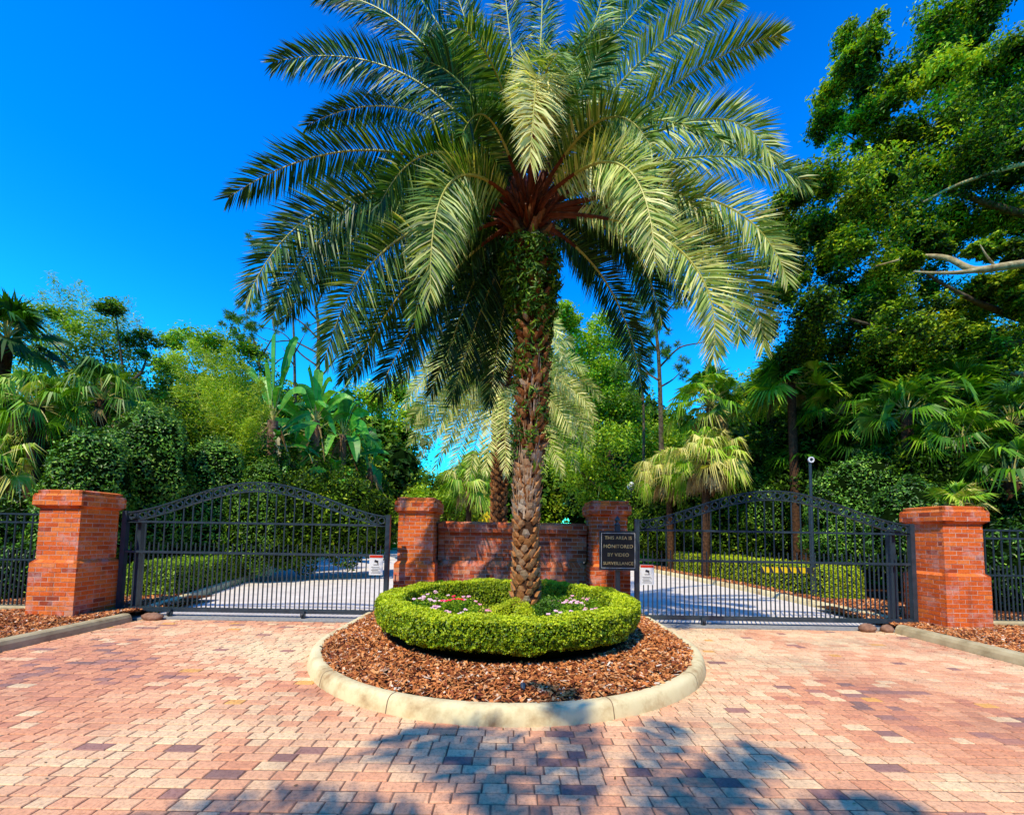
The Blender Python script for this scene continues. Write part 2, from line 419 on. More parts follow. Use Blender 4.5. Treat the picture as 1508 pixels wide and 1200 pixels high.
M['grate'] = solid('grey_concrete_strip', [(.3, (.20, .19, .18)), (.7, (.42, .40, .37))], .9, 25, .2, 0, .5, .01)
M['mortar'] = solid('mortar', [(.3, (.52, .30, .21)), (.7, (.74, .52, .42))], .95, 12, .1, 0, .4)
M['joint'] = solid('joint_sand', [(.3, (.12, .06, .04)), (.7, (.34, .21, .14))], .95, 9, .1, 0, .4)

def brick_mat(name, hues, stain=.5, white=.3):
    m, nt, out = mat(name)
    at = nd(nt, 'ShaderNodeAttribute', attribute_name='tint')
    c = ramp(nt, at.outputs['Fac'], hues).outputs['Color']
    n1 = noise(nt, 40, 5, .7)
    c = mixc(nt, c, ramp(nt, n1.outputs['Fac'], [(.25, (.62, .55, .5)), (.6, (1.05, 1.05, 1.05))]).outputs['Color'], 1.0, 'MULTIPLY')
    n2 = noise(nt, 1.7, 5, .65)
    c = mixc(nt, c, (.10, .045, .035), nt_scale(nt, ramp(nt, n2.outputs['Fac'], [(.55, (0, 0, 0)), (.72, (1, 1, 1))]).outputs['Color'], stain))
    tcs = nt.nodes.new('ShaderNodeTexCoord'); mps = nt.nodes.new('ShaderNodeMapping'); mps.inputs['Scale'].default_value = (9, 9, 1.1)
    nst = nt.nodes.new('ShaderNodeTexNoise'); nst.inputs['Scale'].default_value = 1; nst.inputs['Detail'].default_value = 5
    nt.links.new(tcs.outputs['Object'], mps.inputs['Vector']); nt.links.new(mps.outputs[0], nst.inputs['Vector'])
    c = mixc(nt, c, (.12, .05, .04), nt_scale(nt, ramp(nt, nst.outputs['Fac'], [(.56, (0, 0, 0)), (.74, (1, 1, 1))]).outputs['Color'], stain * .9))
    n3 = noise(nt, 2.6, 7, .75)
    c = mixc(nt, c, (.68, .50, .48), nt_scale(nt, ramp(nt, n3.outputs['Fac'], [(.52, (0, 0, 0)), (.68, (1, 1, 1))]).outputs['Color'], white))
    p = nd(nt, 'ShaderNodeBsdfPrincipled'); p.inputs['Roughness'].default_value = .85; p.inputs['Specular IOR Level'].default_value = .2
    nt.links.new(c, p.inputs['Base Color']); nt.links.new(bump(nt, n1.outputs['Fac'], .5, .006), p.inputs['Normal'])
    nt.links.new(p.outputs[0], out.inputs[0]); return m
def nt_scale(nt, col, k):
    m = nt.nodes.new('ShaderNodeMath'); m.operation = 'MULTIPLY'; m.inputs[1].default_value = k
    nt.links.new(col, m.inputs[0]); return m.outputs[0]
M['brick'] = brick_mat('red_brick', [(0, (.30, .06, .03)), (.15, (.60, .095, .020)), (.5, (.82, .150, .022)), (.85, (.90, .25, .05)), (1, (.80, .36, .20))], .4, .55)
M['wallbrick'] = brick_mat('stained_wall_brick', [(0, (.22, .06, .03)), (.3, (.58, .10, .035)), (.7, (.80, .18, .05)), (1, (.85, .36, .18))], .6, .5)
# paving
def paver_mat():
    m, nt, out = mat('paver')
    at = nd(nt, 'ShaderNodeAttribute', attribute_name='tint')
    c = ramp(nt, at.outputs['Fac'], [(0, (.30, .17, .14)), (.10, (.44, .22, .17)), (.16, (.60, .25, .15)), (.34, (.76, .34, .18)), (.52, (.84, .42, .23)), (.64, (.86, .50, .28)), (.74, (.88, .58, .33)), (.88, (.90, .67, .38)), (1, (.82, .42, .12))]).outputs['Color']
    n1 = noise(nt, 38, 8, .8)
    c = mixc(nt, c, ramp(nt, n1.outputs['Fac'], [(.32, (.45, .40, .42)), (.5, (.96, .95, .95)), (.7, (1.15, 1.15, 1.12))]).outputs['Color'], 1.0, 'MULTIPLY')
    n2 = noise(nt, .9, 5, .7)
    c = mixc(nt, c, (.20, .10, .08), nt_scale(nt, ramp(nt, n2.outputs['Fac'], [(.50, (0, 0, 0)), (.72, (1, 1, 1))]).outputs['Color'], .50))
    n3 = noise(nt, 7, 6, .8)
    c = mixc(nt, c, (.24, .13, .10), nt_scale(nt, ramp(nt, n3.outputs['Fac'], [(.58, (0, 0, 0)), (.72, (1, 1, 1))]).outputs['Color'], .35))
    p = nd(nt, 'ShaderNodeBsdfPrincipled'); p.inputs['Roughness'].default_value = .8; p.inputs['Specular IOR Level'].default_value = .25
    nt.links.new(c, p.inputs['Base Color']); nt.links.new(bump(nt, n1.outputs['Fac'], .6, .006), p.inputs['Normal'])
    nt.links.new(p.outputs[0], out.inputs[0]); return m
M['paver'] = paver_mat()

# ------------------------------------------------------------------ light
SUN_EL = R(53); SH = nrm(np.array([.43, .90]))      # shadows fall away to the right
sun = bpy.data.lights.new('sun', 'SUN'); sun.energy = 5.0; sun.angle = R(.53); sun.color = (1, .90, .66)
so = bpy.data.objects.new('sun', sun); COL.objects.link(so)
so.rotation_euler = Vector((SH[0] * math.cos(SUN_EL), SH[1] * math.cos(SUN_EL), -math.sin(SUN_EL))).to_track_quat('-Z', 'Y').to_euler()
so.location = (0, 0, 30)
w = bpy.data.worlds.new('World'); S.world = w; w.use_nodes = True
nt = w.node_tree
for n in list(nt.nodes): nt.nodes.remove(n)
sky = nt.nodes.new('ShaderNodeTexSky'); sky.sky_type = 'NISHITA'; sky.sun_disc = False
sky.sun_elevation = SUN_EL; sky.sun_rotation = math.atan2(-SH[0], -SH[1]); sky.air_density = 1.0; sky.dust_density = .3; sky.ozone_density = 3.0
hs = nt.nodes.new('ShaderNodeHueSaturation'); hs.inputs['Saturation'].default_value = 1.45; hs.inputs['Value'].default_value = 1.0
bg = nt.nodes.new('ShaderNodeBackground'); bg.inputs['Strength'].default_value = .13
wo = nt.nodes.new('ShaderNodeOutputWorld')
mm = nt.nodes.new('ShaderNodeMix'); mm.data_type = 'RGBA'; mm.blend_type = 'MULTIPLY'; mm.inputs[0].default_value = 1; mm.inputs[7].default_value = (.8, 2.15, 2.9, 1)
nt.links.new(sky.outputs[0], hs.inputs['Color']); nt.links.new(hs.outputs[0], mm.inputs[6]); 
tcw = nt.nodes.new('ShaderNodeTexCoord'); sxyz = nt.nodes.new('ShaderNodeSeparateXYZ'); nt.links.new(tcw.outputs['Generated'], sxyz.inputs[0])
hr = ramp(nt, sxyz.outputs['Z'], [(0, (.35, 1.75, 1.1)), (.2, (.4, 1.5, 1.05)), (.45, (.6, 1.18, 1.06)), (.65, (.9, 1.02, 1.05)), (1, (1, .55, .70))])
m2 = nt.nodes.new('ShaderNodeMix'); m2.data_type = 'RGBA'; m2.blend_type = 'MULTIPLY'; m2.inputs[0].default_value = 1
nt.links.new(mm.outputs[2], m2.inputs[6]); nt.links.new(hr.outputs['Color'], m2.inputs[7]); nt.links.new(m2.outputs[2], bg.inputs['Color']); nt.links.new(bg.outputs[0], wo.inputs[0])
S.view_settings.view_transform = 'Standard'; S.view_settings.look = 'None'; S.view_settings.exposure = 0; S.view_settings.gamma = 1
S.cycles.max_bounces = 6; S.cycles.diffuse_bounces = 2; S.cycles.glossy_bounces = 2; S.cycles.transmission_bounces = 3
S.cycles.caustics_reflective = False; S.cycles.caustics_refractive = False

# ------------------------------------------------------------------ ground, drive, paving
def sheet(name, poly, z, m, label=None):
    g = Geo(); v = [(x, y, z) for x, y in poly]
    g.add(v, [tuple(range(len(v)))]); o = g.build(name, m); tag(o, kind='structure'); return o
sheet('ground', [(-400, -300), (400, -300), (400, 700), (-400, 700)], -.06, M['lawn'])
sheet('paving_bed', [(-6.05, -14), (6.25, -14), (6.25, 7.05), (-6.05, 7.05)], -.0065, M['joint'])
sheet('driveway', [(-6.3, 7.2), (6.75, 7.2), (6.6, 11.6), (5.8, 18.6), (3.6, 28), (-1.5, 34), (-4, 60), (-11, 60), (-11, 28), (-8.0, 13.5), (-6.3, 8)], .0, M['drive'])
sheet('road', [(-90, 60), (90, 60), (90, 70), (-90, 70)], .0, M['drive'])
g = Geo(); box(g, -6.7, -2.0, 7.06, 7.44, -.03, .012); box(g, 2.0, 6.9, 7.06, 7.44, -.03, .012); tag(g.build('gate_track', M['grate']), kind='structure')

def value_noise(x, y, s, seed):
    r = np.random.default_rng(seed); tab = r.random((64, 64))
    x = x / s; y = y / s; xi = np.floor(x).astype(int); yi = np.floor(y).astype(int); fx = x - xi; fy = y - yi
    fx = fx * fx * (3 - 2 * fx); fy = fy * fy * (3 - 2 * fy)
    T = lambda a, b: tab[a % 64, b % 64]
    return (T(xi, yi) * (1 - fx) + T(xi + 1, yi) * fx) * (1 - fy) + (T(xi, yi + 1) * (1 - fx) + T(xi + 1, yi + 1) * fx) * fy

IX, IYC, IR, IBACK = -.03, 5.83, 2.455, 7.9
def in_island(x, y, off=0):
    rr = IR - off
    return ((x - IX) ** 2 + (y - IYC) ** 2 < rr * rr) | ((np.abs(x - IX) < rr) & (y > IYC) & (y < IBACK + 1))
PV = []; y = -3.0; row = 0
while y < 7.02:
    h = .099
    x = -6.05 - random.random() * .2
    while x < 6.25:
        l = random.choice([.12, .155, .155, .19, .215])
        a, b = max(x, -6.05), min(x + l, 6.25)
        if b - a > .03: PV.append((a, b, y, min(y + h, 7.05)))
        x += l
    y += h; row += 1
PV = np.array(PV)
cx = (PV[:, 0] + PV[:, 1]) / 2; cy = (PV[:, 2] + PV[:, 3]) / 2
PV = PV[~in_island(cx, cy, .25)]; cx = (PV[:, 0] + PV[:, 1]) / 2; cy = (PV[:, 2] + PV[:, 3]) / 2
n = len(PV)
gap = .0035; bv = .007
zt = rng.normal(size=n) * .0012
tx = rng.normal(size=n) * .004; ty = rng.normal(size=n) * .004
def corner(ix, iy, ins, dz):
    X = np.where(ix == 0, PV[:, 0] + gap + ins, PV[:, 1] - gap - ins); Y = np.where(iy == 0, PV[:, 2] + gap + ins, PV[:, 3] - gap - ins)
    X = X + jx[:, ix, iy]; Y = Y + jy[:, ix, iy]
    return np.stack([X, Y, zt + dz + tx * (X - cx) + ty * (Y - cy)], 1)
jx = rng.normal(size=(n, 2, 2)) * .001; jy = rng.normal(size=(n, 2, 2)) * .001
V = np.stack([corner(0, 0, 0, -.011), corner(1, 0, 0, -.011), corner(1, 1, 0, -.011), corner(0, 1, 0, -.011),
              corner(0, 0, bv * .3, -.004), corner(1, 0, bv * .3, -.004), corner(1, 1, bv * .3, -.004), corner(0, 1, bv * .3, -.004),
              corner(0, 0, bv, 0), corner(1, 0, bv, 0), corner(1, 1, bv, 0), corner(0, 1, bv, 0)], 1)
b = (np.arange(n) * 12)[:, None]
Fq = []
for k in (0, 4):
    for i in range(4): Fq.append(b + np.array([k + i, k + (i + 1) % 4, k + 4 + (i + 1) % 4, k + 4 + i]))
Fq.append(b + np.array([8, 9, 10, 11]))
cream = value_noise(cx * .7 + cy * .7, cy * .8 - cx * .25, 1.3, 3) * .65 + value_noise(cx, cy, .55, 4) * .35
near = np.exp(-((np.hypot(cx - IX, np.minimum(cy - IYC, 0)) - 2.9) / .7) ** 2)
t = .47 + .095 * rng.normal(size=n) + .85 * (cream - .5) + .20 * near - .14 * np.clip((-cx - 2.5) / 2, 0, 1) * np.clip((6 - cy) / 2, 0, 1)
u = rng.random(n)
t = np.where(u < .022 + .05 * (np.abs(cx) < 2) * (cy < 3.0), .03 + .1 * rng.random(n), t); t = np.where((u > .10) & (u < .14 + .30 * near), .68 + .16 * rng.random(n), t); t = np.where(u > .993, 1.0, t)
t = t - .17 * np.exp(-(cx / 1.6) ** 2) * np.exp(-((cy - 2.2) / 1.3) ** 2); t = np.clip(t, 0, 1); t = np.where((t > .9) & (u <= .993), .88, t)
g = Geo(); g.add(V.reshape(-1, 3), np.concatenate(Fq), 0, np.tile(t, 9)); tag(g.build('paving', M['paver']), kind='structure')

# ------------------------------------------------------------------ island
def outline(off, m=40, back=IBACK):
    a = np.linspace(-np.pi, 0, m)
    rr = IR - off
    arc = np.stack([IX + rr * np.cos(a), IYC + rr * np.sin(a)], 1)
    L = np.stack([np.full(8, IX - rr), np.linspace(back, IYC, 8, endpoint=False)], 1)
    Rr = np.stack([np.full(8, IX + rr), np.linspace(back, IYC, 8, endpoint=False)[::-1]], 1)
    return np.concatenate([L, arc, Rr])
def sweep(g, prof, mi=0, tint=.5, m=64):
    rows = [np.concatenate([outline(o, m), np.full((m + 16, 1), z)], 1) for o, z in prof]
    V = np.stack(rows); k, q = V.shape[:2]
    i, j = np.meshgrid(np.arange(k - 1), np.arange(q - 1), indexing='ij'); i = i.ravel(); j = j.ravel()
    g.add(V.reshape(-1, 3), np.stack([i * q + j, i * q + j + 1, (i + 1) * q + j + 1, (i + 1) * q + j], 1), mi, tint)
g = Geo(); sweep(g, [(0, -.03), (.0, .006), (.010, .05), (.020, .09), (.034, .115), (.055, .130), (.08, .136), (.135, .134), (.150, .126), (.155, .05)], m=90)
for a in np.linspace(-np.pi, 0, 6)[1:-1] + np.array([.12, -.1, .06, -.05]):
    e = np.array([math.cos(a), math.sin(a), 0]); c_ = np.array([IX, IYC, 0]); s_ = np.array([-e[1], e[0], 0]) * .004
    P_ = [c_ + e * (IR - o) + np.array([0, 0, z]) for o, z in [(-.002, 0), (-.002, .008), (.008, .052), (.018, .092), (.033, .117), (.055, .1322), (.08, .1382), (.135, .1362), (.149, .13)]]
    V = np.array([q_ - s_ for q_ in P_] + [q_ + s_ for q_ in P_]); m_ = len(P_)
    g.add(V, [(i, i + 1, m_ + i + 1, m_ + i) for i in range(m_ - 1)], 1)
k = g.build('island_kerb', [M['kerb'], M['joint']], smooth=True); tag(k, kind='structure')
def mound_z(x, y):
    rr = np.where(y < IYC, np.hypot(x - IX, y - IYC), np.abs(x - IX))
    return .115 + .13 * np.clip((IR - .15 - rr) / .9, 0, 1) ** .8 + .02 * (value_noise(x + 30, y + 30, .25, 9) - .5)
g = Geo()
prof_r = np.linspace(.15, IR, 24)
rows = []
for o in prof_r:
    ol = outline(min(o, IR - .001), 64); rows.append(np.concatenate([ol, mound_z(ol[:, 0], ol[:, 1])[:, None]], 1))
V = np.stack(rows); kk, q = V.shape[:2]
i, j = np.meshgrid(np.arange(kk - 1), np.arange(q - 1), indexing='ij'); i = i.ravel(); j = j.ravel()
g.add(V.reshape(-1, 3), np.stack([i * q + j, i * q + j + 1, (i + 1) * q + j + 1, (i + 1) * q + j], 1)); tag(g.build('island_bed', M['soil'], smooth=True), kind='structure')

def chips(name, x, y, zf, kind='stuff', sz=1.0):
    n = len(x); z = zf(x, y) + .006 + .02 * rng.random(n) * sz
    nor = np.stack([rng.normal(size=n) * .5, rng.normal(size=n) * .5, np.ones(n)], 1)
    d = nrm(rng.normal(size=(n, 3))); nor = nrm(nor); d = nrm(d - nor * np.sum(d * nor, 1, keepdims=True)); s = np.cross(nor, d)
    L = (.013 + .028 * rng.random(n) ** 1.7)[:, None] * sz; W = (.005 + .010 * rng.random(n))[:, None] * sz
    p = np.stack([x, y, z], 1)
    k1 = (.6 + .5 * rng.random((n, 1)))
    top = np.stack([p - d * L - s * W, p - d * L * .9 + s * W * k1, p + d * L + s * W, p + d * L * k1 - s * W], 1)
    V = np.concatenate([top, top - nor[:, None] * (.005 * sz)], 1)
    b = (np.arange(n) * 8)[:, None]
    F = np.concatenate([b + np.array(q) for q in ((0, 1, 2, 3), (4, 5, 1, 0), (5, 6, 2, 1), (6, 7, 3, 2), (7, 4, 0, 3))])
    t = np.clip(.45 + .27 * rng.normal(size=n), 0, 1)
    g = Geo(); g.add(V.reshape(-1, 3), F, 0, np.tile(t, 5)); o = g.build(name, M['mulch']); tag(o, kind=kind); return o
N_ = 46000
x = IX + (rng.random(N_) * 2 - 1) * 2.33; y = 3.4 + rng.random(N_) * 4.5
kp = in_island(x, y, .14) & ~((np.hypot(x - IX, y - 5.75) < 1.55) & (np.hypot(x - IX, y - 5.75) > 1.4)); x = x[kp]; y = y[kp]
o = chips('bark_mulch', x, y, mound_z); tag(o, 'reddish brown bark chips covering the kerbed island under the palm', 'mulch')

# side beds
def flat_bed(z): return lambda x, y: z + .05 * (value_noise(x + 50, y + 50, .6, 5) - .3)
for nm, x0, x1, sgn in (('mulch_bed', -16, -6.2, -1), ('mulch_bed', 6.4, 16, 1)):
    g = Geo(); xs = np.linspace(x0, x1, 50); ys = np.linspace(-4, 9.0 if True else 7, 60)
    X, Y = np.meshgrid(xs, ys); Z = flat_bed(.09)(X, Y)
    kx = len(xs)
    i, j = np.meshgrid(np.arange(len(ys) - 1), np.arange(kx - 1), indexing='ij'); i = i.ravel(); j = j.ravel()
    g.add(np.stack([X, Y, Z], -1).reshape(-1, 3), np.stack([i * kx + j, i * kx + j + 1, (i + 1) * kx + j + 1, (i + 1) * kx + j], 1))
    tag(g.build(nm, M['soil'], smooth=True), kind='structure')
for x0, x1, lab in ((-9.5, -6.25, 'reddish bark chips in the left bed below the brick pillar'), (6.45, 9.7, 'reddish bark chips in the right bed below the brick pillar')):
    n = 26000; x = x0 + (x1 - x0) * rng.random(n); y = 4.2 + 4 * rng.random(n)
    tag(chips('bark_mulch', x, y, flat_bed(.09)), lab, 'mulch')
def kerb_line(name, pts, mt, wd=.17, h=.13, left=1):
    pts = np.asarray(pts, float); T = nrm(np.gradient(pts, axis=0)); Nn = np.stack([-T[:, 1], T[:, 0]], 1) * left
    prof = [(0, -.04), (0, .005), (.015, .07), (.04, .112), (.075, .128), (wd - .02, h), (wd, h - .01), (wd + .005, .0)]
    rows = [np.concatenate([pts + Nn * a, np.full((len(pts), 1), z)], 1) for a, z in prof]
    V = np.stack(rows); k, q = V.shape[:2]; g = Geo()
    i, j = np.meshgrid(np.arange(k - 1), np.arange(q - 1), indexing='ij'); i = i.ravel(); j = j.ravel()
    g.add(V.reshape(-1, 3), np.stack([i * q + j, i * q + j + 1, (i + 1) * q + j + 1, (i + 1) * q + j], 1))
    e = V[:, -1]; g.add(e, [tuple(range(k))]); e = V[:, 0]; g.add(e, [tuple(range(k))])
    o = g.build(name, mt, smooth=False); tag(o, kind='structure'); return o
yy = np.linspace(-5, 6.85, 30)
kerb_line('kerb', np.stack([np.full(30, -6.05), yy], 1), M['kerbgrey'], left=1)
kerb_line('kerb', np.stack([np.full(30, 6.25), yy + .1], 1), M['kerbgrey'], left=-1)
# kerbs and beds beyond the gates
yl = np.linspace(0, 1, 20); le = np.stack([np.interp(yl, [0, .25, 1], [-6.3, -7.9, -11]), np.interp(yl, [0, .25, 1], [7.6, 13, 28])], 1)
kerb_line('kerb', le, M['kerb'], left=1)
re_ = np.stack([np.interp(yl, [0, .3, .7, 1], [6.75, 6.6, 5.8, 3.6]), np.interp(yl, [0, .3, .7, 1], [7.6, 11.6, 18.6, 28])], 1)
kerb_line('kerb', re_, M['kerb'], left=-1)
def bed_strip(name, pts, w_, side, z, m):
    pts = np.asarray(pts, float); g = Geo()
    a = np.concatenate([pts, np.full((len(pts), 1), z)], 1); b_ = a.copy(); b_[:, 0] += side * w_
    V = np.concatenate([a, b_]); k = len(pts); i = np.arange(k - 1)
    g.add(V, np.stack([i, i + 1, k + i + 1, k + i], 1)); o = g.build(name, m); tag(o, kind='structure')
bed_strip('mulch_bed', le + np.array([-.17, 0]), 5, -1, .1, M['soil'])
bed_strip('mulch_bed', re_[:15] + np.array([.17, 0]), 5, 1, .1, M['soil'])
n = 14000; y = 8.0 + 13 * rng.random(n) ** 1.3; xe = np.interp(y, re_[:, 1], re_[:, 0]); x = xe + .2 + 1.6 * rng.random(n)
tag(chips('bark_mulch', x, y, lambda a, b: np.full(len(a), .1), sz=1.5), 'reddish bark chips along the hedge beyond the right gate', 'mulch')
n = 9000; y = 8.0 + 8 * rng.random(n) ** 1.3; xe = np.interp(y, le[:, 1], le[:, 0]); x = xe - .2 - 1.6 * rng.random(n)
tag(chips('bark_mulch', x, y, lambda a, b: np.full(len(a), .1), sz=1.5), 'reddish bark chips along the hedge beyond the left gate', 'mulch')
# planted median behind the sign wall
MP = [(-1.45, 8.55), (1.5, 8.55), (1.7, 17), (.6, 28.5), (-6, 29), (-2.6, 17), (-1.45, 11)]
sheet('median_bed', MP, .09, M['soil'])
kerb_line('median_kerb', MP[1:4], M['kerb'], left=1)
kerb_line('median_kerb', MP[4:], M['kerb'], left=1)

n = 620; u = rng.random(n)
x = np.where(u < .3, -6.0 + .5 * rng.random(n) ** 2, np.where(u < .6, 6.2 - .6 * rng.random(n) ** 2, -5.9 + 12 * rng.random(n))); y = np.where(u < .6, 2 + 5 * rng.random(n), np.where(u < .75, 6.95 - .5 * rng.random(n) ** 2, .8 + 6 * rng.random(n)))
kp = ~in_island(x, y, -.03); x = x[kp]; y = y[kp]; g = Geo()
leaves(g, np.stack([x, y, np.full(len(x), .006)], 1), np.stack([rng.normal(size=len(x)) * .25, rng.normal(size=len(x)) * .25, np.ones(len(x))], 1), .022 + .02 * rng.random(len(x)), .012, 0, rng.random(len(x)))
tag(g.build('leaf_litter', M['deadfan']), 'small dry leaves and twigs scattered over the pavers', 'leaf litter', kind='stuff')
# ------------------------------------------------------------------ brickwork
def bricks_box(gm, gb, x0, x1, y0, y1, z0, z1, bl=.205, bh=.0745, j=.0115, proud=.0035, faces='fblr', tlo=.35, thi=.75, rowlock=False):
    """mortar core plus every brick of its faces; f=front(-y) b=back l=left r=right"""
    box(gm, x0 + proud, x1 - proud, y0 + proud, y1 - proud, z0, z1)
    nr = max(1, round((z1 - z0) / bh)); h = (z1 - z0) / nr
    for r in range(nr):
        za, zb = z0 + r * h + j / 2, z0 + (r + 1) * h - j / 2
        for face in faces:
            a0, a1 = (x0, x1) if face in 'fb' else (y0, y1)
            L = a1 - a0; l = bl if not rowlock else .07
            off = (l / 2 if (r + (face in 'lr')) % 2 else 0)
            e = [a0] + [a0 + off + q * l for q in range(int(L / l) + 3) if a0 + .03 < a0 + off + q * l < a1 - .03] + [a1]
            for p, q in zip(e[:-1], e[1:]):
                pp = p + (j / 2 if p > a0 else (0.012 if face in 'lr' else 0)); qq = q - (j / 2 if q < a1 else (0.012 if face in 'lr' else 0))
                t = float(np.clip(rng.normal((tlo + thi) / 2, (thi - tlo) / 2.2), 0, 1))
                if rng.random() < .04: t = .05
                d = proud + rng.normal() * .0012
                if face == 'f': box(gb, pp, qq, y0 + proud - d, y0 + .03, za, zb, 0, t, 0)
                elif face == 'b': box(gb, pp, qq, y1 - .03, y1, za, zb, 0, t)
                elif face == 'l': box(gb, x0 + proud - d, x0 + .03, pp, qq, za, zb, 0, t)
                else: box(gb, x1 - .03, x1 - proud + d, pp, qq, za, zb, 0, t)
def frus(g, x0, x1, y0, y1, z0, z1, ins0, ins1, mi=0, tint=.5):
    v = [(x0 + ins0, y0 + ins0, z0), (x1 - ins0, y0 + ins0, z0), (x1 - ins0, y1 - ins0, z0), (x0 + ins0, y1 - ins0, z0),
         (x0 + ins1, y0 + ins1, z1), (x1 - ins1, y0 + ins1, z1), (x1 - ins1, y1 - ins1, z1), (x0 + ins1, y1 - ins1, z1)]
    g.add(v, [(3, 2, 1, 0), (4, 5, 6, 7), (0, 1, 5, 4), (1, 2, 6, 5), (2, 3, 7, 6), (3, 0, 4, 7)], mi, tint)
def frus_bricks(g, x0, x1, y0, y1, z0, z1, i0, i1, l=.205):
    """sloping shaped-brick course round a pillar, cut into bricks"""
    for side in range(4):
        L = (x1 - x0) if side % 2 == 0 else (y1 - y0); nb = max(2, round(L / l))
        for k in range(nb):
            a, b_ = k / nb, (k + 1) / nb
            ga = .004 / L if k else 0; gb_ = .004 / L if k < nb - 1 else 0
            a += ga; b_ -= gb_
            def pt(s, ins, z, dep):
                X0, X1, Y0, Y1 = x0 + ins, x1 - ins, y0 + ins, y1 - ins
                if side == 0: return (X0 + (X1 - X0) * s, Y0 + dep, z)
                if side == 1: return (X1 - dep, Y0 + (Y1 - Y0) * s, z)
                if side == 2: return (X1 - (X1 - X0) * s, Y1 - dep, z)
                return (X0 + dep, Y1 - (Y1 - Y0) * s, z)
            v = [pt(a, i0, z0, 0), pt(b_, i0, z0, 0), pt(b_, i1, z1, 0), pt(a, i1, z1, 0), pt(a, i0, z0, .05), pt(b_, i0, z0, .05), pt(b_, i1, z1, .05), pt(a, i1, z1, .05)]
            g.add(v, [(0, 1, 2, 3), (1, 5, 6, 2), (4, 0, 3, 7), (3, 2, 6, 7), (4, 5, 1, 0)], 0, float(np.clip(rng.normal(.6, .15), 0, 1)))
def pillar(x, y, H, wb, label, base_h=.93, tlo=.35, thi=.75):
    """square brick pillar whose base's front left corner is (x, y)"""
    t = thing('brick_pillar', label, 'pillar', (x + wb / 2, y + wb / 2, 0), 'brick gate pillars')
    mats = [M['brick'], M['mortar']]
    class G2:  # mortar goes to slot 1 of the same mesh
        def __init__(s, g): s.g = g; s.n = 0
    def part(name, fn):
        g = Geo(); gm = Geo(); fn(gm, g)
        for v, (f, mm, tt) in zip(gm.v, gm.chunks): g.add(v, f - f.min(), 1, tt)
        g.build(name, mats, t)
    x1, y1 = x + wb, y + wb; i = .045
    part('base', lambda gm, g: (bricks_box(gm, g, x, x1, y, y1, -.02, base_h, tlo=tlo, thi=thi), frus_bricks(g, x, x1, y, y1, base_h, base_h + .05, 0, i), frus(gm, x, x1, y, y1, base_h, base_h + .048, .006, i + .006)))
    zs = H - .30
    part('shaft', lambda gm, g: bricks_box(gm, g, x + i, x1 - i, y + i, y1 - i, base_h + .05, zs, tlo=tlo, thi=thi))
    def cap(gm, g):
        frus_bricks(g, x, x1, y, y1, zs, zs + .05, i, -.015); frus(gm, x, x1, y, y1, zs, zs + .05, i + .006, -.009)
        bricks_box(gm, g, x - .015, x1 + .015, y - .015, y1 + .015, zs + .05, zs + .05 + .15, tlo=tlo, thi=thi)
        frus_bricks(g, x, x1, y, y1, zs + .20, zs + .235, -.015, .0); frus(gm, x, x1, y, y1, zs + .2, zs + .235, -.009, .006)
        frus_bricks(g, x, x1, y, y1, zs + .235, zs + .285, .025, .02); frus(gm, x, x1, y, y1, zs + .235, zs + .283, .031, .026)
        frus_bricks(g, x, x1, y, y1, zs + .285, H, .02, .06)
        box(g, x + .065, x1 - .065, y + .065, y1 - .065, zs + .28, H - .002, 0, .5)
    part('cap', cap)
    return t
pillar(-7.50, 6.60, 2.08, .74, 'sunlit brick pillar at the far left end of the gates')
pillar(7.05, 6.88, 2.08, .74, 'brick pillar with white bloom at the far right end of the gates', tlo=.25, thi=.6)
pillar(-2.12, 7.66, 2.14, .74, 'sunlit brick pillar left of the palm, joined to the sign wall')
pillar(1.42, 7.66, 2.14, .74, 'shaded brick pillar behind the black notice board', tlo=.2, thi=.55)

t = thing('sign_wall', 'low stained brick wall between the two middle pillars behind the palm', 'wall', (0, 8.2, 0))
def wpart(name, fn):
    g = Geo(); gm = Geo(); fn(gm, g)
    for v, (f, mm, tt) in zip(gm.v, gm.chunks): g.add(v, f - f.min(), 1, tt)
    g.build(name, [M['wallbrick'], M['mortar']], t)
WX0, WX1 = -1.40, 1.44
wpart('base', lambda gm, g: (bricks_box(gm, g, WX0, WX1, 8.0, 8.45, 0, .88, faces='f'), frus_bricks(g, WX0, WX1, 8.0, 8.45, .88, .98, 0, .06, .11), frus(gm, WX0, WX1, 8, 8.45, .88, .98, .006, .066)))
wpart('panel', lambda gm, g: bricks_box(gm, g, WX0, WX1, 8.10, 8.40, .98, 1.52, faces='f'))
wpart('pier', lambda gm, g: bricks_box(gm, g, WX0 + .004, WX0 + .12, 8.07, 8.2, .981, 1.52, faces='fr'))
wpart('pier', lambda gm, g: bricks_box(gm, g, .52, .72, 8.06, 8.2, .981, 1.52, faces='flr'))
wpart('cap', lambda gm, g: (bricks_box(gm, g, WX0, WX1, 8.02, 8.46, 1.52, 1.68, faces='f', rowlock=False), frus_bricks(g, WX0, WX1, 8.02, 8.46, 1.68, 1.72, 0, .05), box(gm, WX0, WX1, 8.07, 8.4, 1.66, 1.70)))

# ------------------------------------------------------------------ gates
def cyl_mesh(name, r, n=10):
    g = Geo(); tube(g, [(0, 0, 0), (0, 0, 1)], r, n); return g.mesh(name, M['metal'], smooth=False)
def sqbar_mesh(name, s):
    g = Geo(); box(g, -s / 2, s / 2, -s / 2, s / 2, 0, 1); return g.mesh(name, M['metal'])
PICK = sqbar_mesh('picket', .0165); PICKS = sqbar_mesh('picket', .0150)
g = Geo(); a = np.linspace(0, 2 * np.pi, 19); RP = np.stack([.058 * np.cos(a), a * 0, .058 * np.sin(a)], 1)
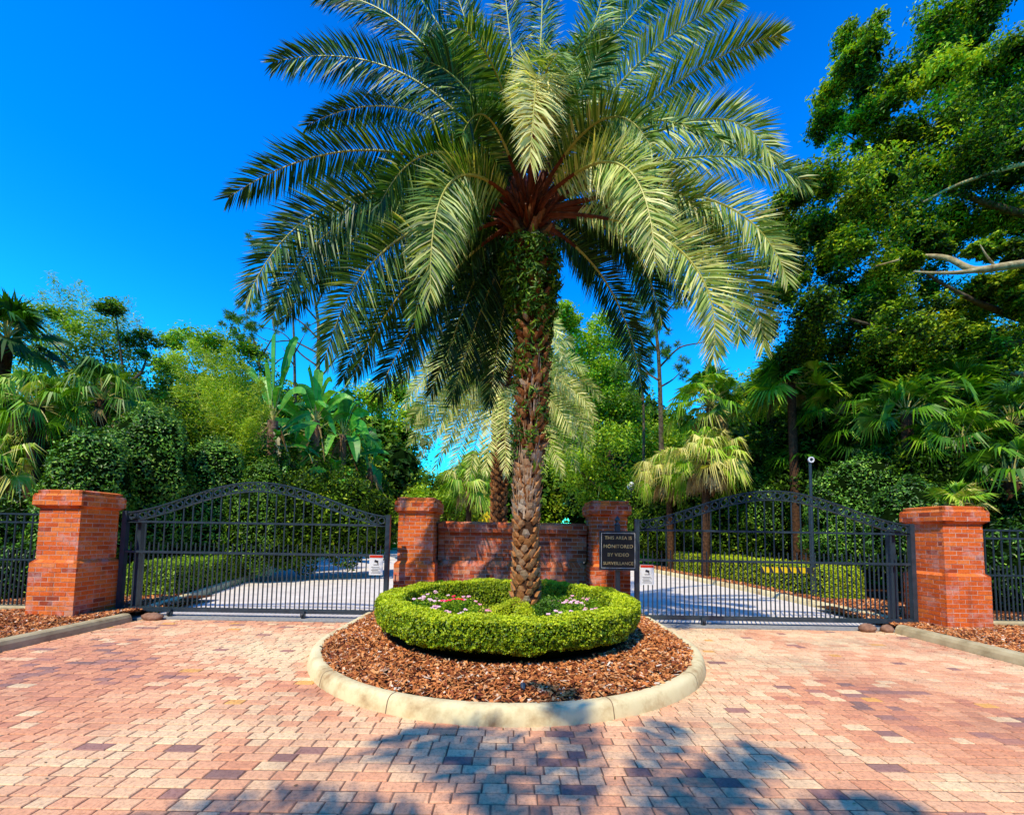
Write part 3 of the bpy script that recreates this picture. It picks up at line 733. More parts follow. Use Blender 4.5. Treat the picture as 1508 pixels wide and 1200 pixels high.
# flat ring as a closed band
def ring_mesh(ro, ri, th, mt, n=20):
    g = Geo(); a = np.linspace(0, 2 * np.pi, n, endpoint=False)
    c, s = np.cos(a), np.sin(a)
    rows = [np.stack([r * c, np.full(n, y), r * s], 1) for r, y in ((ro, -th), (ro, th), (ri, th), (ri, -th))]
    V = np.concatenate(rows); F = []
    for k in range(4):
        for i in range(n): F.append((k * n + i, k * n + (i + 1) % n, ((k + 1) % 4) * n + (i + 1) % n, ((k + 1) % 4) * n + i))
    g.add(V, F); return g.mesh('ring', mt)
RING = ring_mesh(.060, .044, .010, M['metal'])
def gate(x0, x1, Y, label, wheels, mid_span=None):
    t = thing('iron_gate', label, 'gate', ((x0 + x1) / 2, Y, 0), 'sliding entrance gates')
    ch, c = (x1 - x0) / 2, (x0 + x1) / 2
    zt = lambda x: 1.76 + .56 * (np.cos(np.pi * np.clip(np.abs(x - c) / ch, 0, 1)) * .5 + .5) ** .85     # top edge of arched band
    bt = .155
    g = Geo(); box(g, x0 + .002, x1 - .002, Y - .03, Y + .03, .085, .155); g.build('bottom_rail', M['metal'], t)
    g = Geo(); box(g, x0 + .03, x1 - .03, Y - .02, Y + .02, 1.59, 1.625); g.build('upper_rail', M['metal'], t)
    g = Geo(); box(g, x0 + .03, x1 - .03, Y - .022, Y + .022, 1.07, 1.11); g.build('middle_rail', M['metal'], t)
    for x in (x0, x1):
        s = 1 if x == x0 else -1
        g = Geo(); box(g, min(x, x + s * .075), max(x, x + s * .075), Y - .038, Y + .038, .06, zt(x) + .03); g.build('end_post', M['metal'], t)
    xs = np.linspace(x0 + .07, x1 - .07, 60)
    for nm, dz in (('arch_bar', 0), ('arch_bar', -bt)):
        g = Geo(); T_ = []
        z = zt(xs) + dz
        V = np.concatenate([np.stack([xs, np.full(60, Y + dy), z + dd], 1) for dy, dd in ((-.02, -.011), (-.02, .011), (.02, .011), (.02, -.011))])
        F = [(k * 60 + i, k * 60 + i + 1, ((k + 1) % 4) * 60 + i + 1, ((k + 1) % 4) * 60 + i) for k in range(4) for i in range(59)]
        g.add(V, F); g.build(nm, M['metal'], t)
    nl = int((x1 - x0 - .15) / .155); step = (x1 - x0 - .15) / nl
    for k in range(nl + 1):
        x = x0 + .075 + k * step
        if 0 < k < nl:
            place('picket', PICK, t, (x, Y, .155), scale=(1, 1, float(zt(x)) - bt - .155))
            place('ring_divider', PICK, t, (x, Y, float(zt(x)) - bt), scale=(.7, .7, bt))
        if k < nl:
            xm = x + step / 2
            place('picket', PICKS, t, (xm, Y, .155), scale=(1, 1, 1.10))
            place('ring', RING, t, (xm, Y, float(zt(xm)) - bt / 2))
    for wx in wheels:
        g = Geo(); box(g, wx - .035, wx - .022, Y - .075, Y - .02, .03, .13); box(g, wx + .022, wx + .035, Y - .075, Y - .02, .03, .13); box(g, wx - .035, wx + .035, Y - .078, Y - .066, .08, .14)
        br = g.build('wheel_bracket', M['metal'], t)
        g = Geo(); a = [(wx - .015, Y - .05, .06), (wx + .015, Y - .05, .06)]; tube(g, a, .048, 16)
        wo_ = Geo(); tube(wo_, a, .048, 16); w_ = wo_.build('wheel', M['ink'], origin=tuple(br.parent.location)); w_.parent = br; w_.location = (0, 0, 0)
    return t
GY = 7.3
gate(-6.72, -2.10, GY, 'dark arched iron gate on the left, with a white notice near its right post', (-5.78, -3.52))
gate(2.13, 6.95, GY, 'dark arched iron gate on the right, beside the black notice board', (3.28,))
# guide posts by the outer pillars
for x, lab in ((-6.52, 'dark iron guide post beside the left brick pillar'), (6.66, 'dark iron guide post beside the right brick pillar')):
    t = thing('guide_post', lab, 'post', (x, GY + .12, 0))
    g = Geo(); box(g, x - .05, x + .05, GY + .07, GY + .17, -.02, 1.66, bev=.006); g.build('post', M['metal'], t)
    g = Geo(); tube(g, [(x - .01, GY + .02, 1.70), (x - .01, GY + .02, 1.78)], .03, 12); box(g, x - .05, x + .05, GY - .06, GY + .14, 1.66, 1.69); g.build('roller_head', M['metal'], t)

def warn_sign(x, z, label):
    t = thing('warning_sign', label, 'sign', (x, GY - .045, z), 'white warning signs on the gates')
    w_, h_ = .235, .34; y = GY - .045
    g = Geo(); box(g, x - w_ / 2, x + w_ / 2, y, y + .006, z, z + h_); g.build('panel', M['white'], t)
    g = Geo(); box(g, x - w_ / 2 + .006, x + w_ / 2 - .006, y - .004, y, z + h_ - .045, z + h_ - .004); g.build('red_header', M['red'], t)
    g = Geo(); obox(g, (x + .0, y - .003, z + .235), (.028, 0, -.008), (0, .002, 0), (.006, 0, .018)); obox(g, (x + .03, y - .003, z + .215), (.006, 0, 0), (0, .002, 0), (0, 0, .03))
    box(g, x - .045, x + .045, y - .004, y - .001, z + .172, z + .18); g.build('camera_symbol', M['ink'], t)
    g = Geo()
    for k in range(5): box(g, x - .08 + .012 * (k % 2), x + .08 - .02 * (k % 3), y - .003, y - .0005, z + .035 + k * .024, z + .041 + k * .024)
    g.build('text_lines', M['ink'], t)
warn_sign(-2.31, .76, 'white notice with red header on the left gate next to its post')
warn_sign(2.33, .67, 'white notice with red header and camera symbol on the right gate')

def text_mesh(s, size, m, name='lettering', ext=.002):
    c = bpy.data.curves.new(name, 'FONT'); c.body = s; c.size = size; c.align_x = 'CENTER'; c.align_y = 'CENTER'; c.extrude = ext; c.offset = .0006; c.space_character = 1.05
    o = bpy.data.objects.new(name, c); COL.objects.link(o)
    bpy.context.view_layer.update()
    me = bpy.data.meshes.new_from_object(o); bpy.data.objects.remove(o)
    me.materials.clear(); me.materials.append(m); return me
sx, sy, sz = 1.80, 7.12, .92
t = thing('notice_board', 'black notice board with gold surveillance lettering on a post by the right pillar', 'sign', (sx, sy, .2))
g = Geo(); box(g, sx - .04, sx + .04, sy + .02, sy + .10, .1, sz + .75, bev=.006); g.build('post', M['metal'], t)
g = Geo(); lathe(g, [(.0, .0), (.05, 0), (.05, .03), (.022, .045), (.022, .06), (.045, .08), (.05, .105), (.035, .13), (.012, .15), (.012, .16), (.0, .175)], (sx, sy + .06, sz + .75), 16); g.build('finial', M['metal'], t, smooth=True)
g = Geo(); box(g, sx - .315, sx + .315, sy, sy + .02, sz, sz + .66); g.build('panel', M['black'], t)
g = Geo()
for a, b_, c, d in ((-.32, .32, 0, .02), (-.32, .32, .64, .66), (-.32, -.30, .02, .64), (.30, .32, .02, .64)): box(g, sx + a, sx + b_, sy - .014, sy - .001, sz + c, sz + d)
g.build('frame', M['metal'], t)
g = Geo()
for a, b_, c, d in ((-.285, .285, .035, .041), (-.285, .285, .619, .625), (-.285, -.279, .041, .619), (.279, .285, .041, .619)): box(g, sx + a, sx + b_, sy - .003, sy - .0005, sz + c, sz + d)
g.build('border_line', M['white'], t)
for k, s in enumerate(('THIS AREA IS', 'MONITORED', 'BY VIDEO', 'SURVEILLANCE')):
    place('lettering', text_mesh(s, (.076, .082, .080, .072)[k], M['gold']), t, (sx, sy - .004, sz + .54 - k * .142), (R(90), 0, 0))

# ------------------------------------------------------------------ side fences
def fence(x0, x1, Y, label):
    t = thing('iron_fence', label, 'fence', ((x0 + x1) / 2, Y, 0))
    for z in (1.70, 1.56, .93, .16):
        g = Geo(); box(g, x0, x1, Y - .016, Y + .016, z - .015, z + .015); g.build('rail', M['metal'], t)
    n = int((x1 - x0) / .14); x = np.linspace(x0 + .04, x1 - .04, n)
    for k, xx in enumerate(x):
        place('picket', PICK, t, (xx, Y, .05), scale=(1, 1, 1.66 if True else 1))
        if k < n - 1: place('picket', PICKS, t, (xx + .07, Y, .05), scale=(1, 1, 1.05))
    return t
fence(-11.5, -7.50, 7.15, 'dark iron fence left of the left brick pillar')
fence(7.80, 11.5, 7.25, 'dark iron fence right of the right brick pillar')
for x0, x1, y in ((-12, -7.52, 7.15), (7.82, 12, 7.25)):
    g = Geo(); box(g, x0, x1, y - .12, y + .12, 0, .17, bev=.02); tag(g.build('fence_footing', M['kerbgrey']), kind='structure')

# stones by the gates
for (px, py, r, lab) in ((224, 908, (.17, .09, .07), 'long brown stone at the foot of the left gate'), (1277, 917, (.13, .09, .08), 'left of two brown stones at the foot of the right gate'), (1306, 920, (.10, .08, .07), 'right of two brown stones at the foot of the right gate')):
    p = P(px, py, 7.0); g = Geo(); ball(g, (p[0], 7.0, r[2] * .7), r, 0, .5, 14, 9, .06); tag(g.build('stone', M['stone'], origin=(p[0], 7.0, 0), smooth=True), lab, 'stone')

# ------------------------------------------------------------------ ring hedge
HC = np.array([-.03, 5.75]); HO, HI = 1.69, 1.36
def hedge_ring():
    n = 135000
    # cross section polyline (r, z) outer foot -> outer top -> inner top -> inner foot
    th = rng.random(n) * 2 * np.pi
    prof = np.array([(HO - .26, .29), (HO - .04, .38), (HO, .50), (HO, .655), (HO - .02, .685), (HO - .07, .695), (HI + .07, .695), (HI + .02, .68), (HI, .58), (HI, .26)])
    seg = np.linalg.norm(np.diff(prof, axis=0), axis=1); cum = np.concatenate([[0], np.cumsum(seg)])
    s = rng.random(n) * cum[-1]
    r = np.interp(s, cum, prof[:, 0]); z = np.interp(s, cum, prof[:, 1])
    k = np.clip(np.searchsorted(cum, s) - 1, 0, len(seg) - 1); tg = np.diff(prof, axis=0)[k]; nr = np.stack([tg[:, 1], -tg[:, 0]], 1); nr = nrm(nr)
    wob = .012 * np.sin(th * 9 + z * 6) + .008 * np.sin(th * 17 + 1) + .005 * np.sin(th * 31 + z * 23)
    tuft = (value_noise(th * 46, s * 22, 1.0, 12) - .5) * .034
    dep = -rng.random(n) ** 2 * .05 + wob + tuft
    r = r + nr[:, 0] * dep; z = z + nr[:, 1] * dep
    z = z + .02 * np.sin(th) * (z - .24) / .45
    er = np.stack([np.cos(th), np.sin(th)], 1)
    pos = np.stack([HC[0] + r * er[:, 0], HC[1] + r * er[:, 1], z], 1)
    nor = np.concatenate([er * nr[:, 0:1], nr[:, 1:2]], 1) * .8 + rng.normal(size=(n, 3)) * .6 + np.array([0, 0, .15])
    t = .44 + .20 * rng.normal(size=n) + tuft * 9 + .30 * np.clip(nr[:, 1], 0, 1) + .1 * (z - .5)  # top lightened and dips darkened, light and shade put into the tint
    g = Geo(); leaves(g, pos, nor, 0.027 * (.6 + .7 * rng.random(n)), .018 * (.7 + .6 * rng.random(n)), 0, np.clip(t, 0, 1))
    q = 0.045
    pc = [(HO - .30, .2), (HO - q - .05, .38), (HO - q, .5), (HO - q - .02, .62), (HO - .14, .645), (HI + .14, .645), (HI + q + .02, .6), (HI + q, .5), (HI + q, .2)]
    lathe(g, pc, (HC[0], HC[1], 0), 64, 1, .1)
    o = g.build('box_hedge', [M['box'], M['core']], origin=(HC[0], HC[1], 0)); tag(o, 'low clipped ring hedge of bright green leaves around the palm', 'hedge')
hedge_ring()

# planting inside the ring
def bed_plant(x, y, r, h, label, ft, nf, flow=True):
    z = .24; t = thing('flowering_plant', label, 'plant', (x, y, z), 'flowering plants inside the ring hedge')
    g = Geo(); n = int(1100 * (r / .17) ** 2)
    p, d = clump_points((x, y, z + h * .45), (r, r, h * .6), n, .3); p = p[p[:, 2] > z - .01]
    leaves(g, p, rng.normal(size=p.shape) * .5 + np.array([0, 0, 1.]), .04 * (.6 + .8 * rng.random(len(p))), .022, 0, np.clip(.55 + .28 * rng.normal(size=len(p)), 0, 1)); g.build('foliage', M['flower_leaf'], t)
    for _ in range(nf):
        a = rng.random() * 6.28; k = rng.random() ** .5; c = np.array([x + r * k * math.cos(a), y + r * k * math.sin(a), z + h * (1.08 - .3 * k * k)]); g = Geo()
        for q in range(6):
            b = q * 2 * np.pi / 6 + rng.random() * .5; rr = .015
            leaves(g, np.array([c + np.array([rr * math.cos(b), rr * math.sin(b) - .004, rng.random() * .012])]), np.array([[.3 * math.cos(b), .3 * math.sin(b) - .5, .9]]), .030, .025, 0, float(np.clip(ft + .06 * rng.normal(), 0, 1)))
        ball(g, c + np.array([0, -.004, 0]), .009, 0, float(np.clip(ft, 0, 1)), 6, 4)
        g.build('flower', M['petal'], t)
BP = [(-1.10, 5.35, .17, .30, 0.0, 12, 'white and pale pink flowering plant nearest the left side of the ring hedge'),
      (-.98, 5.70, .17, .32, .02, 10, 'white flowering plant behind the pale pink one, inside the ring on the left'),
      (-.88, 5.02, .16, .24, .1, 12, 'pale pink flowering plant in front, inside the ring on the left'),
      (-.72, 5.42, .16, .30, 1.0, 8, 'red flowering plant left of the palm'),
      (-.66, 5.80, .17, .26, .25, 5, 'sparse pink flowering plant behind the red one'),
      (-.50, 5.00, .15, .22, .0, 6, 'leafy plant with few white flowers in front left of the palm'),
      (-.42, 5.55, .15, .2, .33, 4, 'small pink flowering plant just left of the palm foot'),
      (-.12, 4.78, .13, .20, .85, 7, 'magenta flowering plant in front of the palm, nearest the hedge'),
      (.16, 4.80, .12, .19, .72, 6, 'crimson pink flowering plant in front of the palm, slightly right'),
      (.62, 5.05, .16, .24, .0, 9, 'white flowering plant in front right of the palm'),
      (.80, 5.38, .17, .28, .08, 10, 'white and pink flowering plant right of the palm'),
      (1.02, 5.62, .17, .30, .30, 7, 'pink flowering plant farthest right inside the ring'),
      (.98, 5.18, .14, .22, .05, 6, 'pale flowering plant near the right inner face of the hedge'),
      (.78, 5.85, .17, .3, .2, 5, 'pinkish leafy plant behind, inside the ring on the right')]
for x, y, r, h, ft, nf, lab in BP: bed_plant(x, y, r * 1.35, h + .12, lab, ft, nf)
for (x, y, r, h, t0, lab) in ((.02, 5.52, .36, .40, .85, 'yellow green shrub mounded against the left of the palm foot'), (.48, 5.60, .32, .42, .38, 'dark green shrub mounded against the right of the palm foot')):
    g = Geo(); blob_leaves(g, [((x, y, .24), (r, r, h)), ((x + .1 * (1 if x < .2 else -1), y - .1, .22), (r * .8, r * .8, h * .8))], 7000, .035, .012, 0, 1, .7, .6, t0, .2)
    tag(g.build('low_shrub', [M['box'] if t0 > .5 else M['hedge'], M['core']], origin=(x, y, .2)), lab, 'shrub')

# little spotlight in the mulch
t = thing('garden_light', 'small dark spotlight standing in the mulch in front of the hedge', 'light', (.12, 3.72, .15))
g = Geo(); tube(g, [(.12, 3.72, .12), (.12, 3.72, .165)], .01, 8); g.build('stake', M['metal'], t)
g = Geo(); tube(g, [(.12, 3.70, .165), (.12, 3.75, .20)], [.016, .024], 12); g.build('lamp_head', M['metal'], t)

# ------------------------------------------------------------------ feather palms
def boots(g, axis, rad, z0, z1, rows, per, size, proud, mi=0, tf=None):
    """spiral of cut leaf bases on the trunk; axis(z)->(x,y)"""
    k = 0
    n = rows * per
    for i in range(n):
        z = z0 + (z1 - z0) * (i + .5) / n; th = i * 2.39996 + rng.normal() * .05
        if rng.random() < .03: continue
        th += rng.normal() * .09; z += rng.normal() * .012; c = np.array([*axis(z), z]); e = np.array([math.cos(th), math.sin(th), 0]); s = np.array([-e[1], e[0], 0])
        r = rad(z); sc = size(z) * (.85 + .3 * rng.random()); pr = proud(z) * (.7 + .6 * rng.random())
        tilt = rng.normal() * .12
        up = nrm(np.array([0, 0, 1]) + s * tilt)
        b = c + e * (r - .02)
        v = [b - up * sc * .75, b + s * sc * .62 - up * .1 * sc, b + up * sc * .55 + s * sc * .3, b + up * sc * .55 - s * sc * .3, b - s * sc * .62 - up * .1 * sc]
        o = [q + e * (.02 + pr * kk) + up * lift for q, kk, lift in zip(v, (.15, .55, 1.25, 1.25, .55), (0, .0, .28 * pr, .28 * pr, 0))]
        cen = b + e * (.02 + pr * .95) - up * sc * .05
        V = v + o + [cen]
        F3 = [(5, 6, 10), (6, 7, 10), (7, 8, 10), (8, 9, 10), (9, 5, 10)]
        F4 = [(0, 1, 6, 5), (1, 2, 7, 6), (2, 3, 8, 7), (3, 4, 9, 8), (4, 0, 5, 9)]
        tt = tf(z) if tf else .5
        g.add(V, F3, mi, float(np.clip(tt + .13 * rng.normal(), 0, 1))); g.add(V, F4, mi, float(np.clip(tt - .2, 0, 1)))

PY = 5.75
C0 = P(777, 330, PY)
def main_palm():
    base = np.array([.20, PY, .2])
    t = thing('date_palm', 'tall feather palm with shaggy trunk standing in the ring hedge', 'palm tree', tuple(base))
    zc = C0[2]
    ax_pts = np.array([(.215, .2), (.20, .8), (.195, 2.0), (.25, 3.4), (.26, 4.4), (C0[0], zc)])
    axis = lambda z: (float(np.interp(z, ax_pts[:, 1], ax_pts[:, 0])), PY)
    rz = np.array([.1, .5, 1.2, 2.0, 2.4, 3.0, 3.6, 4.4, 5.2, zc]); rr = np.array([.22, .172, .150, .142, .146, .146, .150, .160, .20, .20])
    rad = lambda z: float(np.interp(z, rz, rr))
    g = Geo(); zs = np.linspace(.1, zc, 40); tube(g, [(axis(z)[0], PY, z) for z in zs], [rad(z) for z in zs], 20); g.build('trunk', M['bark'], t, smooth=True)
    g = Geo()
    boots(g, axis, rad, .3, 1.75, 15, 10, lambda z: .088, lambda z: .040, 0, lambda z: .70)
    boots(g, axis, rad, 1.75, 2.6, 8, 11, lambda z: .09, lambda z: .05, 0, lambda z: .86)
    boots(g, axis, rad, 2.6, 4.7, 19, 9, lambda z: .058 + .025 * rng.random(), lambda z: .085, 0, lambda z: .38 + .2 * rng.normal())
    boots(g, axis, rad, 4.7, zc, 8, 12, lambda z: .08, lambda z: .10, 0, lambda z: .22)
    # loose fibre strips round the pale band
    for _ in range(520):
        th = rng.random() * 6.28; z = 1.7 + 2.0 * rng.random(); e = np.array([math.cos(th), math.sin(th), 0]); a = np.array([*axis(z), z]) + e * (rad(z) + .02)
        b = a + np.array([rng.normal() * .03, rng.normal() * .03, .10 + .22 * rng.random()]) + e * (.02 + .05 * rng.random()); s = np.array([-e[1], e[0], 0]) * (.006 + .012 * rng.random())
        g.add([a - s, a + s, b + s * .3, b - s * .3], [(0, 1, 2, 3)], 0, float(rng.choice([.95, .8, .35])))
    g.build('leaf_bases', M['boot'], t)
    # white flaking edge on the lower left of the trunk
    # epiphytic fern collar and sprigs
    g = Geo()
    n = 8200
    z = np.where(rng.random(n) < .62, zc - .40 - 1.25 * rng.random(n) ** 1.35, 2.3 + 2.8 * rng.random(n)); th = rng.random(n) * 6.28
    r = np.array([rad(q) for q in z]) + .02 + .10 * rng.random(n) * (z > 4.6) + .11 * rng.random(n)
    r *= np.where(z > 4.75, 1.0 + .12 * np.sin((z - 4.75) * 2.5), 1)
    pos = np.stack([np.array([axis(q)[0] for q in z]) + r * np.cos(th), PY + r * np.sin(th), z], 1)
    kp = value_noise(th * 3, z * 5, 1, 21) > np.interp(z, [2.3, 3.2, 4.4, 5.0, 5.4], [.60, .48, .40, .24, .12]); pos = pos[kp]; th = th[kp]
    nor = np.stack([np.cos(th), np.sin(th), np.full(len(th), .6)], 1) + rng.normal(size=pos.shape) * .6
    leaves(g, pos, nor, .12 * (.4 + 1.1 * rng.random(len(pos)) ** 1.5), .030, 0, np.clip(.45 + .25 * rng.normal(size=len(pos)), 0, 1), updir=np.stack([np.cos(th) * .5, np.sin(th) * .5, -np.ones(len(th)) * .2], 1) + rng.normal(size=pos.shape) * .6)
    g.build('fern', M['fern'], t)
    # brown stalk stubs, seen as a star under the crown
    g = Geo()
    for k in range(90):
        th = rng.random() * 6.28; el = R(-5 + 75 * rng.random()); z = zc - .25 + .35 * rng.random()
        e = np.array([math.cos(th) * math.cos(el), math.sin(th) * math.cos(el), math.sin(el)]); a = np.array([*axis(z), z]) + e * .12; L = .22 + .28 * rng.random()
        tube(g, [a, a + e * L * .5, a + e * L + np.array([0, 0, .03])], [.045, .028, .010], 5, 0, .5)
    for k in range(500):
        th = rng.random() * 6.28; el = R(-30 + 90 * rng.random()); e = np.array([math.cos(th) * math.cos(el), math.sin(th) * math.cos(el), math.sin(el)]); a = np.array([C0[0], PY, zc - .1 + .4 * rng.random()]) + e * .2
        b = a + e * (.2 + .3 * rng.random()) + rng.normal(size=3) * .06; s = rng.normal(size=3) * .004
        g.add([a - s, a + s, b], [(0, 1, 2)], 0, .5)
    g.build('stalk_stubs', M['stalk'], t)
    c = np.array([C0[0], PY, zc + .15])
    # tip px,py,Y ; middle px,py,Y ; tint, darkened on back fronds to stand for shade ; roll
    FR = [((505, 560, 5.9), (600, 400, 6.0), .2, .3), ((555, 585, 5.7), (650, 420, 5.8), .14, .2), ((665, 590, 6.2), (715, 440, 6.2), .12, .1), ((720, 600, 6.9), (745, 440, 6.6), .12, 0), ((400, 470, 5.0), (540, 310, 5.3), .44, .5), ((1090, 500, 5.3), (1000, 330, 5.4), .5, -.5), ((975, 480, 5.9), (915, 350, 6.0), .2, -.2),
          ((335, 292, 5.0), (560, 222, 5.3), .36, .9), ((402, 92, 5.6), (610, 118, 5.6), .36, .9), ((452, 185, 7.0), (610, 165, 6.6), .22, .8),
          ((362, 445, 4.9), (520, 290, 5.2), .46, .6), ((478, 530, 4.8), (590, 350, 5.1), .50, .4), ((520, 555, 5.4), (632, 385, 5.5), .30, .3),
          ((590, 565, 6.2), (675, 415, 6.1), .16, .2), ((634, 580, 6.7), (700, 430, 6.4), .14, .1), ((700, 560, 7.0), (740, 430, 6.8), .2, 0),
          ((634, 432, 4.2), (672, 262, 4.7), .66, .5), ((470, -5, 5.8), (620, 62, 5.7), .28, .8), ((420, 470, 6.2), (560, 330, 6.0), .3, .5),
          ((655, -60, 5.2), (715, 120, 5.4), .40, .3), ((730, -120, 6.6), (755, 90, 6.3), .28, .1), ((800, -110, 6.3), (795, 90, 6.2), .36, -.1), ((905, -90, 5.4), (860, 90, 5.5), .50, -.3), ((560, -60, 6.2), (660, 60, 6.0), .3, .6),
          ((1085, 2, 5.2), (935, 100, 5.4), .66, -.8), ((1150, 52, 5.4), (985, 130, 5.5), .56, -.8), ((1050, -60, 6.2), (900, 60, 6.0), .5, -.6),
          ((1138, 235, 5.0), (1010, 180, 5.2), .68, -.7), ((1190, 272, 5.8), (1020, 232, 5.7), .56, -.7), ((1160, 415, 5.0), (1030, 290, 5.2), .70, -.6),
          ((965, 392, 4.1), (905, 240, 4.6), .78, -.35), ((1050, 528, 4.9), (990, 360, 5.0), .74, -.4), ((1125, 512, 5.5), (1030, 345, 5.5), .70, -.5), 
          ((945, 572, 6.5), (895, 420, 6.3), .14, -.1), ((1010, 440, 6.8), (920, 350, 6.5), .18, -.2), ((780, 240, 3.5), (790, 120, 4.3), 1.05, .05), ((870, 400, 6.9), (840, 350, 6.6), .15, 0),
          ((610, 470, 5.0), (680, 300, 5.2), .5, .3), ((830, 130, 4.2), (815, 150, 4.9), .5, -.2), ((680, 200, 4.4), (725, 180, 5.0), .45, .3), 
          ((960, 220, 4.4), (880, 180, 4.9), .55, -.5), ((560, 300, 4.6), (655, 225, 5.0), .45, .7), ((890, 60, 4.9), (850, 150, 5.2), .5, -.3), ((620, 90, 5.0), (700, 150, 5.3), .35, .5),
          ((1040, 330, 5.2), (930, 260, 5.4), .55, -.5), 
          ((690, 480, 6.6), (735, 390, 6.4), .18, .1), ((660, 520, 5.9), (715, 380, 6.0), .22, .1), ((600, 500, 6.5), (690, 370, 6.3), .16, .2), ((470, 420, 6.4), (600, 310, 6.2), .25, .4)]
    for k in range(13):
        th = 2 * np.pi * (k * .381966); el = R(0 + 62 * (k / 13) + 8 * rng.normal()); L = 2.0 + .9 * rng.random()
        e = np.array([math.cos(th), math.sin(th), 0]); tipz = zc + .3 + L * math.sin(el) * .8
        tz = L * math.sin(el) * .9 - .25 * L; FR.append((c + e * L * (.3 + .7 * math.cos(el)) + np.array([0, 0, tz]), c + e * L * .45 * (.4 + .6 * math.cos(el)) + np.array([0, 0, tz * .5 + .32 * L]), (.40 if e[1] < 0 else .16) + .14 * rng.random(), rng.normal() * .6))  # rear fronds tinted darker, as if shaded
    for tip, mid, ti, ro in FR:
        g = Geo()
        a = P(*tip) if len(tip) == 3 and abs(tip[0]) > 20 or isinstance(tip, tuple) else tip
        m_ = P(*mid) if isinstance(mid, tuple) else mid
        p0 = c + nrm(m_ - c) * .12
        p1 = through(p0, m_, a)
        Lt = np.linalg.norm(a - m_) + np.linalg.norm(m_ - p0); face = isinstance(tip, tuple)
        vd = nrm(np.array([0, 0, 1.5]) - m_) + rng.normal(size=3) * .16 + np.array([0, 0, .15])
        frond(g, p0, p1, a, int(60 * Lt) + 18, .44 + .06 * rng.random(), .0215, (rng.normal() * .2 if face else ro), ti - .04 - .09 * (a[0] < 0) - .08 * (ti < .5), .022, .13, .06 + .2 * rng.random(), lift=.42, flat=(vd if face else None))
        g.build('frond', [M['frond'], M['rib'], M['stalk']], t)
main_palm()

def simple_palm(label, base, zc, Rf, n, tint, trunk_r, y_jit=0, Lmax=.42, w=.035, npair=40, group=None, tips=None, seed=1, droop=.3, lowmin=-60, himax=88, extra=()):
    r_ = np.random.default_rng(seed)
    t = thing('date_palm', label, 'palm tree', base, group)
    g = Geo(); zs = np.linspace(base[2] - .1, zc, 20); tube(g, [(base[0], base[1], z) for z in zs], [trunk_r * (1.15 if z < base[2] + .3 else 1) for z in zs], 14); g.build('trunk', M['bark'], t, smooth=True)
    g = Geo(); boots(g, lambda z: (base[0], base[1]), lambda z: trunk_r, base[2] + .1, zc, int((zc - base[2]) / .14), 9, lambda z: .10, lambda z: .06, 0, lambda z: .45); g.build('leaf_bases', M['boot'], t)
    c = np.array([base[0], base[1], zc + .1])
    for (a_, b_, Yd) in extra:
        tip = P(a_, b_, base[1] + Yd); L = np.linalg.norm(tip - c); m_ = c * .45 + tip * .55 + np.array([0, 0, .20 * L])
        g = Geo(); frond(g, c, through(c, m_, tip), tip, npair, Lmax, w, r_.normal() * .2, float(np.clip(tint + .1 * r_.normal(), 0, 1)), .022, .14, droop, lift=.3, flat=nrm(np.array([0, 0, 1.5]) - c) + r_.normal(size=3) * .2)
        g.build('frond', [M['frond'], M['rib'], M['stalk']], t)
    for k in range(n):
        th = k * 2.39996 + r_.normal() * .15; el = R(lowmin + (himax - lowmin) * (k + .5) / n); L = Rf * (.9 + .25 * r_.random())
        e = np.array([math.cos(th), math.sin(th), 0])
        tip = c + e * L * math.cos(el) * .95 + np.array([0, 0, L * math.sin(el) - .35 * L * math.cos(el)])
        m_ = c + e * L * .5 * math.cos(el * .8) + np.array([0, 0, L * .5 * math.sin(el) + .22 * L * (1 if el < R(60) else .3)])
        g = Geo(); frond(g, c, through(c, m_, tip), tip, npair, Lmax, w, r_.normal() * .3, float(np.clip(tint + .1 * r_.normal(), 0, 1)), .022, .16, droop, lift=.3, flat=(None if lowmin == -20 else nrm(np.array([0, 0, 1.5]) - c) + r_.normal(size=3) * .3))
        g.build('frond', [M['frond'], M['rib'], M['stalk']], t)
    return t
p2 = P(738, 560, 12)
simple_palm('smaller pale feather palm standing behind the sign wall', (p2[0], 12, .14), p2[2] - .2, 2.5, 30, .80, .2, npair=74, Lmax=.46, w=.032, seed=4, droop=.12, lowmin=-10, himax=60, extra=[(598, 628, -.5), (604, 655, -.2), (618, 672, 0), (640, 692, .2), (665, 700, -.3), (612, 600, .3), (606, 575, 0), (625, 545, .3), (655, 665, -.8), (690, 705, -.6), (715, 700, -1), (640, 640, -1.2), (650, 515, .4), (628, 620, -1),
    (872, 650, -.3), (878, 620, 0), (885, 585, .2), (868, 672, .2), (850, 690, 0), (828, 700, -.5), (800, 695, -.8), (860, 545, .3), (842, 505, .4), (845, 640, -1), (770, 700, -1.2), (820, 480, .4), (870, 600, -.6), (680, 490, .5), (745, 700, -1.4)])
# the palm behind the photographer whose shadow lies on the pavers
SC = np.array([.18, 1.22]); HH = 6.4
bx, by = SC - SH * HH / math.tan(SUN_EL)
simple_palm('tall feather palm behind the viewpoint whose shadow falls on the pavers', (bx, by, 0), HH, 2.55, 24, .4, .2, npair=50, Lmax=.32, w=.05, seed=9, lowmin=-20, himax=50)

